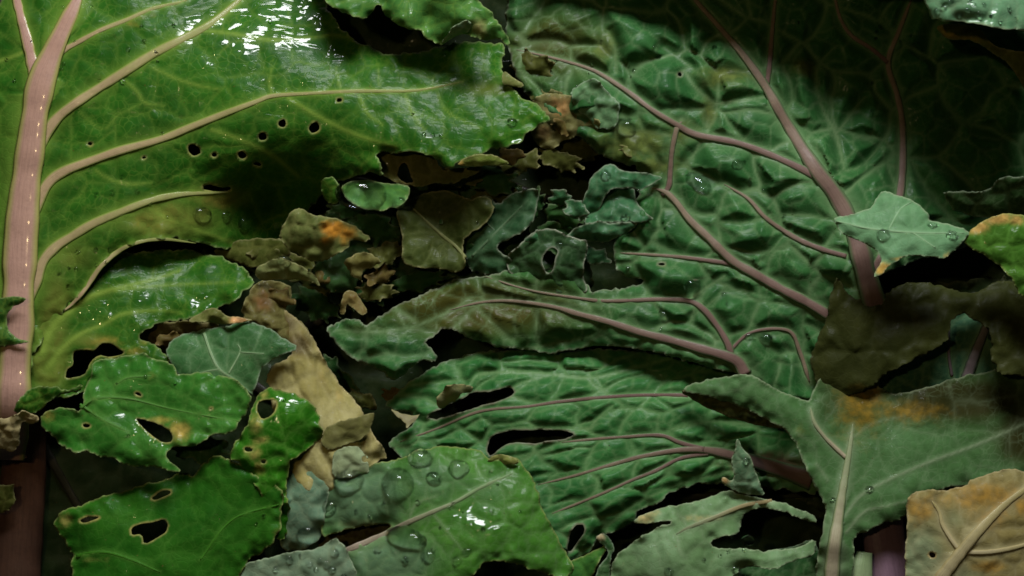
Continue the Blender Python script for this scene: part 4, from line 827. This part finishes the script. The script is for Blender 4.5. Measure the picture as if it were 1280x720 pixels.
leaf('R1', 'light green smooth leaf tip with a tan corner and small drops, over the thick stalk',
     [dict(outline=[(1040, 273), (1055, 270), (1075, 265), (1091, 258), (1096, 246), (1103, 238), (1120, 242), (1140, 250), (1155, 260), (1163, 268), (1161, 276), (1180, 278), (1203, 285), (1214, 292), (1206, 300), (1195, 312), (1185, 322), (1178, 325), (1160, 321), (1148, 319), (1130, 322), (1115, 330), (1100, 345), (1091, 346), (1102, 327), (1100, 318), (1085, 306), (1065, 299), (1050, 290)],
           z=[(1042, 274, 96), (1103, 240, 104), (1110, 290, 116), (1095, 343, 122), (1160, 270, 112), (1150, 300, 122), (1180, 322, 124), (1210, 293, 112)], cell=30, blister=1.5, und=2, spacing=1.8, jag=.9, net=.25, curl=-2, spots=[(1104, 336, 13, .95, 9), (1125, 324, 14, .6, 4), (1186, 322, 8, .5)])],
     M(GLAUC, c1=(.115, .26, .11), c2=(.15, .32, .15), brown=(.36, .23, .05), vein=(.26, .44, .22)), fine=V(GLAUC, vein=(.26, .44, .22)), flat=.25, lift=.05, thin=[[(1045, 276, 2), (1090, 286, 3), (1150, 291, 3), (1206, 291, 2)], [(1110, 288, 2), (1125, 262, 2), (1140, 252, 1)], [(1140, 290, 2), (1170, 310, 2)]])
leaf('R2', 'green leaf with a tan rolled rim beside the light green tip',
     [dict(outline=[(1202, 300), (1212, 288), (1224, 278), (1238, 271), (1258, 266), (1272, 270), (1310, 268), (1330, 320), (1320, 390), (1275, 372), (1262, 345), (1244, 328), (1218, 314)], z=[(1206, 300, 104), (1250, 270, 112), (1300, 275, 110), (1250, 320, 112), (1300, 360, 108)], cell=30, und=2, spacing=2, jag=1, spots=[(1222, 284, 14, .95, 9), (1245, 272, 22, .95, 9), (1270, 274, 12, .7, 9)])],
     M(BRIGHT, c1=(.04, .13, .012), c2=(.065, .17, .02), brown=(.34, .22, .06)))
leaf('R7', 'dark leaf edge with a small pale curl behind the tan rimmed leaf',
     [dict(outline=[(1176, 242), (1190, 239), (1215, 240), (1236, 238), (1244, 226), (1258, 220), (1275, 222), (1300, 218), (1310, 262), (1260, 276), (1195, 268)], z=[(1180, 245, 12), (1240, 240, 18), (1258, 222, 40), (1300, 222, 40), (1250, 270, 0)], cell=30, und=2, spacing=2, jag=1)], M(DULL, c1=(.03, .08, .02), c2=(.045, .11, .03)))
leaf('R4', 'broad tan and yellow withered leaf with pale veins at the corner of the heap',
     [dict(outline=[(1130, 748), (1131, 690), (1134, 655), (1133, 624), (1142, 614), (1156, 613), (1182, 613), (1208, 607), (1214, 598), (1235, 592), (1258, 585), (1275, 588), (1320, 592), (1320, 748)], holes=[ell(1165, 694, 4.5, 3.5, 30)],
           z=[(1135, 620, 66), (1132, 700, 62), (1180, 660, 74), (1215, 602, 66), (1258, 588, 64), (1225, 665, 80), (1290, 620, 68), (1290, 700, 68), (1180, 730, 70)], cell=44, blister=3, und=3, spacing=2, jag=1.2, ruffle=3, net=.3, tint=[(1150, 700, 34, 50, 1), (1200, 720, 40, 20, .6), (1190, 650, 20, 20, .5)], spots=[(1150, 635, 24, .55, 26), (1230, 620, 60, .6, 22), (1276, 634, 12, .6, 16), (1240, 645, 24, .5), (1235, 708, 24, .7, 10)])],
     M(TAN, c1=(.27, .22, .07), c2=(.33, .29, .12), brown=(.24, .14, .025), tint=(.25, .31, .16)),
     [[(1160, 748, 20), (1180, 718, 18), (1200, 692, 15), (1225, 662, 12), (1255, 632, 9), (1290, 605, 6)]], [[(1198, 686, 6), (1188, 672, 6), (1178, 655, 5), (1174, 640, 4), (1165, 626, 3)], [(1200, 690, 6), (1235, 690, 6), (1270, 684, 5), (1310, 672, 4)]], vmat=TANV, flat=.35, lift=.1)
leaf('R6', 'pale wet leaf leaning in over the dark hollow of the crinkled leaf',
     [dict(outline=[(1150, -30), (1156, 0), (1162, 22), (1176, 25), (1200, 26), (1222, 29), (1240, 34), (1280, 37), (1330, 40), (1345, -60), (1300, -260), (1000, -300), (760, -230), (640, -130), (660, -60), (760, -26), (880, -22), (960, -30), (1060, -26)],
           z=[(1160, 20, 165), (1280, 36, 170), (1240, 8, 180), (1200, -20, 180), (1100, -40, 140), (980, -40, 115), (860, -35, 70), (720, -60, 40), (680, -80, 40), (800, -200, 60), (1200, -260, 50), (1330, -60, 80)], cell=40, blister=3, und=4, spacing=2.8, jag=1.4, ruffle=3, net=.3, wet=[(1200, 10, 60, 20), (1265, 24, 30, 10)])],  # unseen part above the view is stretched and raised to shade the hollow
     M(GLAUC, c1=(.10, .24, .11), c2=(.15, .31, .16), wet=.9, coat=.3))
leaf('R6b', 'yellow brown leaf underside hanging below the pale wet leaf',
     [dict(outline=[(1168, 32), (1185, 29), (1210, 31), (1228, 37), (1238, 52), (1252, 62), (1320, 68), (1320, 110), (1290, 130), (1262, 80), (1240, 66), (1216, 52), (1195, 51), (1178, 48)], z=[(1175, 38, 64), (1220, 40, 70), (1250, 64, 58), (1310, 72, 50), (1290, 120, 20)], cell=30, und=2, spacing=2, jag=1, spots=[(1200, 40, 30, .8, 14)])],
     M(OLIVE, c1=(.10, .11, .02), c2=(.14, .15, .03), brown=(.24, .16, .03)))

# ------------------------------------------------------------------ loose stalks
def stalk(label, pts, zs, mat):
    p = spline(pts); n = len(p); NS = 16
    tz = np.interp(np.linspace(0, 1, n), np.linspace(0, 1, len(zs)), zs)
    org = to_world(p[0, 0], p[0, 1], tz[0])
    t = np.gradient(p[:, :2], axis=0); t /= np.hypot(t[:, 0], t[:, 1])[:, None]
    nr = np.stack([-t[:, 1], t[:, 0]], 1); w = p[:, 2] * .5
    V = []
    for k in range(NS):
        a = 2 * math.pi * k / NS
        rr = w * (1 + .06 * math.sin(3 * a + 1) + .04 * vnoise(np.arange(n) * .15, np.full(n, k * .7), 3))
        V.append(to_world(p[:, 0] + nr[:, 0] * rr * math.cos(a), p[:, 1] + nr[:, 1] * rr * math.cos(a), tz + .85 * rr * math.sin(a)) - org)
    V = np.stack(V, 1).reshape(-1, 3)
    F = [(i * NS + k, (i + 1) * NS + k, (i + 1) * NS + (k + 1) % NS, i * NS + (k + 1) % NS) for i in range(n - 1) for k in range(NS)]
    F += [tuple(range(NS)), tuple((n - 1) * NS + k for k in reversed(range(NS)))]
    me = bpy.data.meshes.new('leaf_stalk'); me.from_pydata(V.tolist(), [], F); me.update()
    tube_attrs(me, np.linspace(0, 1, n), np.linspace(0, n * .04, n), NS)
    me.polygons.foreach_set('use_smooth', np.ones(len(F), bool)); me.materials.append(mat)
    o = bpy.data.objects.new('leaf_stalk', me); COL.objects.link(o); o.location = org
    o['label'] = label; o['category'] = 'stalk'
stalk('smooth purple leaf stalk between the pale midrib and the tan corner leaf', [(1116, 780, 60), (1112, 720, 56), (1104, 670, 52), (1098, 600, 46), (1100, 520, 40)], [-12, -14, -20, -40, -60], vein_mat((.21, .13, .17), (.15, .09, .11)))
stalk('short pale green stalk stub beside the purple stalk', [(1076, 770, 30), (1076, 720, 28), (1080, 690, 20)], [24, 24, 16], vein_mat((.24, .30, .16), (.2, .28, .13)))

stalk('reddish brown stalk with deep shade painted into its colour, below the tan curled scrap', [(14, 800, 66), (18, 720, 64), (24, 640, 60), (30, 560, 54), (34, 500, 44)], [-100, -92, -84, -78, -70], vein_mat((.07, .038, .026), (.12, .055, .03)))  # base colour darkened to stand in for the shade on this stalk

# ------------------------------------------------------------------ water drops
def drop_mesh(contact, seed):
    n, mrg = 20, 11
    V = []; F = []
    ca = R(contact)
    for i in range(mrg):
        a = ca * (i + 1) / mrg
        for k in range(n):
            q = 2 * math.pi * k / n
            V.append((math.sin(a) * math.cos(q), math.sin(a) * math.sin(q), math.cos(a) - math.cos(ca)))
    V.append((0, 0, 1 - math.cos(ca))); top = len(V) - 1
    for k in range(n): F.append((top, k, (k + 1) % n))
    for i in range(mrg - 1):
        for k in range(n):
            F.append((i * n + k, (i + 1) * n + k, (i + 1) * n + (k + 1) % n, i * n + (k + 1) % n))
    F.append(tuple((mrg - 1) * n + k for k in reversed(range(n))))
    r = max(math.hypot(p[0], p[1]) for p in V)
    V = [(x / r * (1 + .05 * math.sin(2 * math.atan2(y, x) + seed)), y / r * (1 + .05 * math.sin(3 * math.atan2(y, x) + seed)), z / r) for x, y, z in V]
    me = bpy.data.meshes.new('water_drop'); me.from_pydata(V, [], F)
    me.polygons.foreach_set('use_smooth', np.array([True] * (len(F) - 1) + [False])); me.materials.append(WATER)
    me.update(); return me
DROPS = [drop_mesh(c, i) for i, c in enumerate((74, 84, 95, 80))]
def drop(key, x, y, r, label, group=None, asp=1.0, ang=0.0, k=None, flat=1.0):
    b = LEAVES[key]
    e = max(2.0, r * .7)
    z, _ = b.eval(np.array([x, x + e, x - e, x, x]), np.array([y, y, y, y + e, y - e]))
    dx = (z[1] - z[2]) / (2 * e); dy = -(z[3] - z[4]) / (2 * e)
    nrm = Vector((-dx, -dy, 1)).normalized()
    k = random.randrange(4) if k is None else k
    o = bpy.data.objects.new('water_drop', DROPS[k]); COL.objects.link(o)
    p = to_world(x, y, float(z[0]))
    q = Vector((0, 0, 1)).rotation_difference(nrm)
    o.matrix_world = Matrix.Translation(Vector(p) - nrm * (r * .12 * MM)) @ q.to_matrix().to_4x4() @ Matrix.Rotation(R(-ang), 4, 'Z') @ Matrix.Diagonal((r * MM * asp, r * MM, r * MM * flat, 1))
    o['label'] = label; o['category'] = 'water drop'
    if group: o['group'] = group
random.seed(21)
big = [('G', 783, 160, 12, 'large round drop beside the pink raised vein next to the small pale frill', 1.15, 60), ('G', 872, 228, 11, 'long oval drop on the crinkled leaf between its two thick veins', 1.9, 35),
       ('G', 922, 206, 7, 'small round drop just below the raised vein of the crinkled leaf', 1.15, -15), ('K', 436, 601, 18, 'large flattened drop on the dewy leaf below the pale whitish tip', 1.05, 0),
       ('K', 497, 605, 20, 'largest domed drop on the dewy leaf with a dark upper rim', 1.02, 0), ('K', 573, 586, 12, 'bright round drop on the dewy leaf near its far edge', 1.15, 0), ('K', 526, 573, 13, 'dark drop at the top rim of the dewy leaf', 1.3, 0),
       ('K', 412, 635, 13, 'dark green drop at the grey left rim of the dewy leaf', .9, 0), ('I', 386, 668, 14, 'clear bulging drop hanging between the grey strip and the dotted leaf', 1.1, 0), ('K', 535, 696, 9, 'round drop with a light crescent on the lower dewy leaf', 1.1, 0),
       ('K', 472, 688, 6, 'dark sparkling drop below the main vein of the dewy leaf', 1, 0), ('K', 508, 672, 13, 'long smeared drop under the vein of the dewy leaf', 2.0, 12), ('K', 542, 598, 8, 'irregular small drop between two large drops on the dewy leaf', 1.3, 20), ('K', 584, 690, 6, 'faint drop on the vivid part of the dewy leaf', 1.2, 0), ('K', 571, 702, 6, 'low faint drop near the lower rim of the dewy leaf', 1.1, 0), ('K', 507, 700, 5, 'tall dark drop below the smeared one on the dewy leaf', .8, 0),
       ('A', 253, 268, 10, 'pale oval drop on the shaded curve of the glossy leaf', 1.3, 10), ('A', 283, 271, 8, 'middle drop of three on the shaded curve of the glossy leaf', 1.1, 0), ('A', 305, 280, 10, 'bright drop nearest the black hollow under the glossy leaf', 1.1, 0),
       ('N4', 452, 242, 22, 'pool of water filling the cupped lobe', 1.5, 0), ('N4', 498, 253, 7, 'drop on the rim of the cupped lobe', 1.3, -20), ('N2', 355, 327, 8, 'clear drop on the pale curled edge above the brownish scrap', 1.1, 20),
       ('M3', 757, 219, 7, 'light green drop on the top frill of the ruffled teal leaf', .9, 0), ('M31', 782, 273, 6, 'sparkling drop on the middle frill of the ruffled teal leaf', 1.3, 0), ('M4', 699, 307, 6, 'drop on the rim of the keyhole notch', 1.1, 0),
       ('R1', 1105, 293, 7, 'clear flat drop on the light green tip', 1.2, 0), ('R1', 1190, 294, 7, 'glinting drop at the far end of the light green tip', 1.2, 0), ('R1', 1165, 282, 5, 'small dark drop at the notch of the light green tip', 1.4, 0),
       ('R3', 1087, 612, 5, 'single round drop on the waxy leaf beside its midrib', 1.1, 0), ('R3', 1041, 625, 3.5, 'tiny drop touching the pale midrib', 1.1, 0), ('G', 830, 395, 8, 'shining drop in the crinkles above the thick brown vein', 1.2, 30), ('G', 938, 421, 6, 'bright low drop near the waxy leaf lobe', 1.4, 0), ('G', 957, 422, 6, 'second bright low drop beside the waxy leaf lobe', 1.4, 0), ('G', 865, 356, 8, 'dark rimmed drop in a fold below the middle vein', 1.4, -15),
       ('R5', 935, 676, 7, 'dark drop at the notch of the silvery leaf', 1.2, 0), ('R5', 919, 712, 6, 'sparkling drop at the scalloped lower edge of the silvery leaf', 1, 0), ('R5b', 932, 576, 5, 'drop on the upright pale tip', 1, 0), ('R5', 836, 714, 5, 'faint drop low on the silvery leaf', 1.2, 0), ('Ru', 1240, 421, 5, 'glinting drop on the greyish purple stalk', 1.3, 0),
       ('G', 893, 59, 4, 'drop on the lit bulge above the raised vein', 1, 0), ('G', 819, 61, 5, 'pear shaped drop on the lit cell of the crinkled leaf', 1.1, 0), ('G', 823, 71, 4, 'round drop just under the pear shaped one', 1, 0), ('A', 640, 153, 6, 'flat drop at the tip of the glossy leaf', 1.1, 0)]
for key, x, y, r, lab, asp, ang in big:
    drop(key, x, y, r, lab, None, asp, ang, flat=.95)
g1 = [('A', x, y) for x, y in [(79, 8), (114, 8), (74, 40), (67, 65), (63, 72), (62, 78), (79, 80), (77, 86), (93, 52), (39, 52), (177, 33), (217, 32), (161, 62), (180, 52), (195, 66), (197, 77), (124, 100), (154, 102), (57, 150), (54, 163), (52, 205), (48, 220), (47, 229), (43, 276), (203, 167), (152, 221), (97, 315), (120, 312), (132, 328), (86, 335), (95, 336), (74, 342), (85, 358), (121, 331), (137, 311), (172, 240), (120, 243), (140, 241), (188, 254), (209, 271), (530, 168), (541, 169), (551, 171), (516, 143), (553, 63), (555, 68), (8, 75), (18, 101), (338, 27)]]
for k, x, y in g1: drop(k, x, y, random.uniform(2.0, 3.3), 'tiny glinting droplet beside the pink midrib and veins of the glossy leaf', 'tiny droplets on the glossy leaf', random.uniform(.9, 1.4), random.uniform(0, 90))
g2 = [(930, 203), (938, 226), (954, 238), (735, 92), (793, 88), (752, 52), (788, 95), (740, 78), (880, 360), (905, 368), (910, 380), (785, 335), (800, 335), (728, 420), (998, 28), (1095, 48), (1096, 40), (1100, 34), (1090, 104), (1090, 140), (1125, 52), (1140, 45), (1148, 54), (826, 412), (980, 270), (905, 250), (695, 76), (665, 76)]
for x, y in g2: drop('G', x, y, random.uniform(1.8, 3.2), 'tiny clear droplet clinging to the crinkles of the purplish veined leaf', 'tiny droplets on the crinkled leaf', random.uniform(.9, 1.4), random.uniform(0, 90))
g3 = [(531, 559 + 6), (613, 591), (622, 606), (522, 628), (562, 635), (566, 630), (578, 641), (604, 661), (590, 655), (541, 688), (460, 645), (445, 640), (463, 647), (615, 640), (550, 660), (480, 630), (650, 640), (560, 612)]
for x, y in g3: drop('K', x, y, random.uniform(1.8, 3.0), 'tiny bead of water scattered on the dewy leaf', 'tiny beads on the dewy leaf', random.uniform(.9, 1.4), random.uniform(0, 90))
g4 = [(387, 705), (408, 706), (400, 700), (378, 695), (362, 700), (430, 720), (395, 712), (418, 690), (415, 712), (345, 712)]
for x, y in g4: drop('J', x, y, random.uniform(2.5, 5), 'small bead of water on the pale grey green dotted leaf', 'beads on the dotted leaf', random.uniform(.9, 1.5), random.uniform(0, 90))
g5 = [(1250, 28), (1270, 24), (1240, 20), (1225, 18), (1210, 12), (1200, 18), (1180, 10), (1190, 3), (1262, 12), (1172, 14), (1230, 6), (1215, 4)]
for x, y in g5: drop('R6', x, y, random.uniform(2.0, 4), 'small glinting drop on the pale wet leaf leaning over the hollow', 'drops on the pale wet leaf', random.uniform(1, 1.8), random.uniform(0, 60))
for k, x, y in [('R5', 915, 671), ('R5', 910, 690), ('R5', 900, 695), ('R5', 930, 688), ('R5', 880, 700)]: drop(k, x, y, random.uniform(2, 3.5), 'small bead on the silvery green leaf', 'beads on the silvery leaf')
for k, x, y in [('C', 219, 480), ('C', 270, 478), ('C', 182, 471), ('C', 160, 545), ('E', 343, 523), ('E', 355, 500), ('F', 330, 645), ('F', 320, 655)]: drop(k, x, y, random.uniform(1.8, 3), 'small bead on the bright green leaves below the pink midrib', 'beads on the lower bright green leaves')
for k, x, y in [('N1', 386, 295), ('N7', 442, 320), ('M2', 616, 262), ('M1', 596, 278), ('N2', 387, 338), ('N3', 374, 415), ('M32', 745, 298), ('M3', 798, 238), ('N11', 720, 108), ('N11', 752, 118), ('N11', 773, 132), ('N12', 730, 168)]: drop(k, x, y, random.uniform(1.8, 3.4), 'small bead on the scraps and frills at the dark centre', 'beads on the centre scraps')
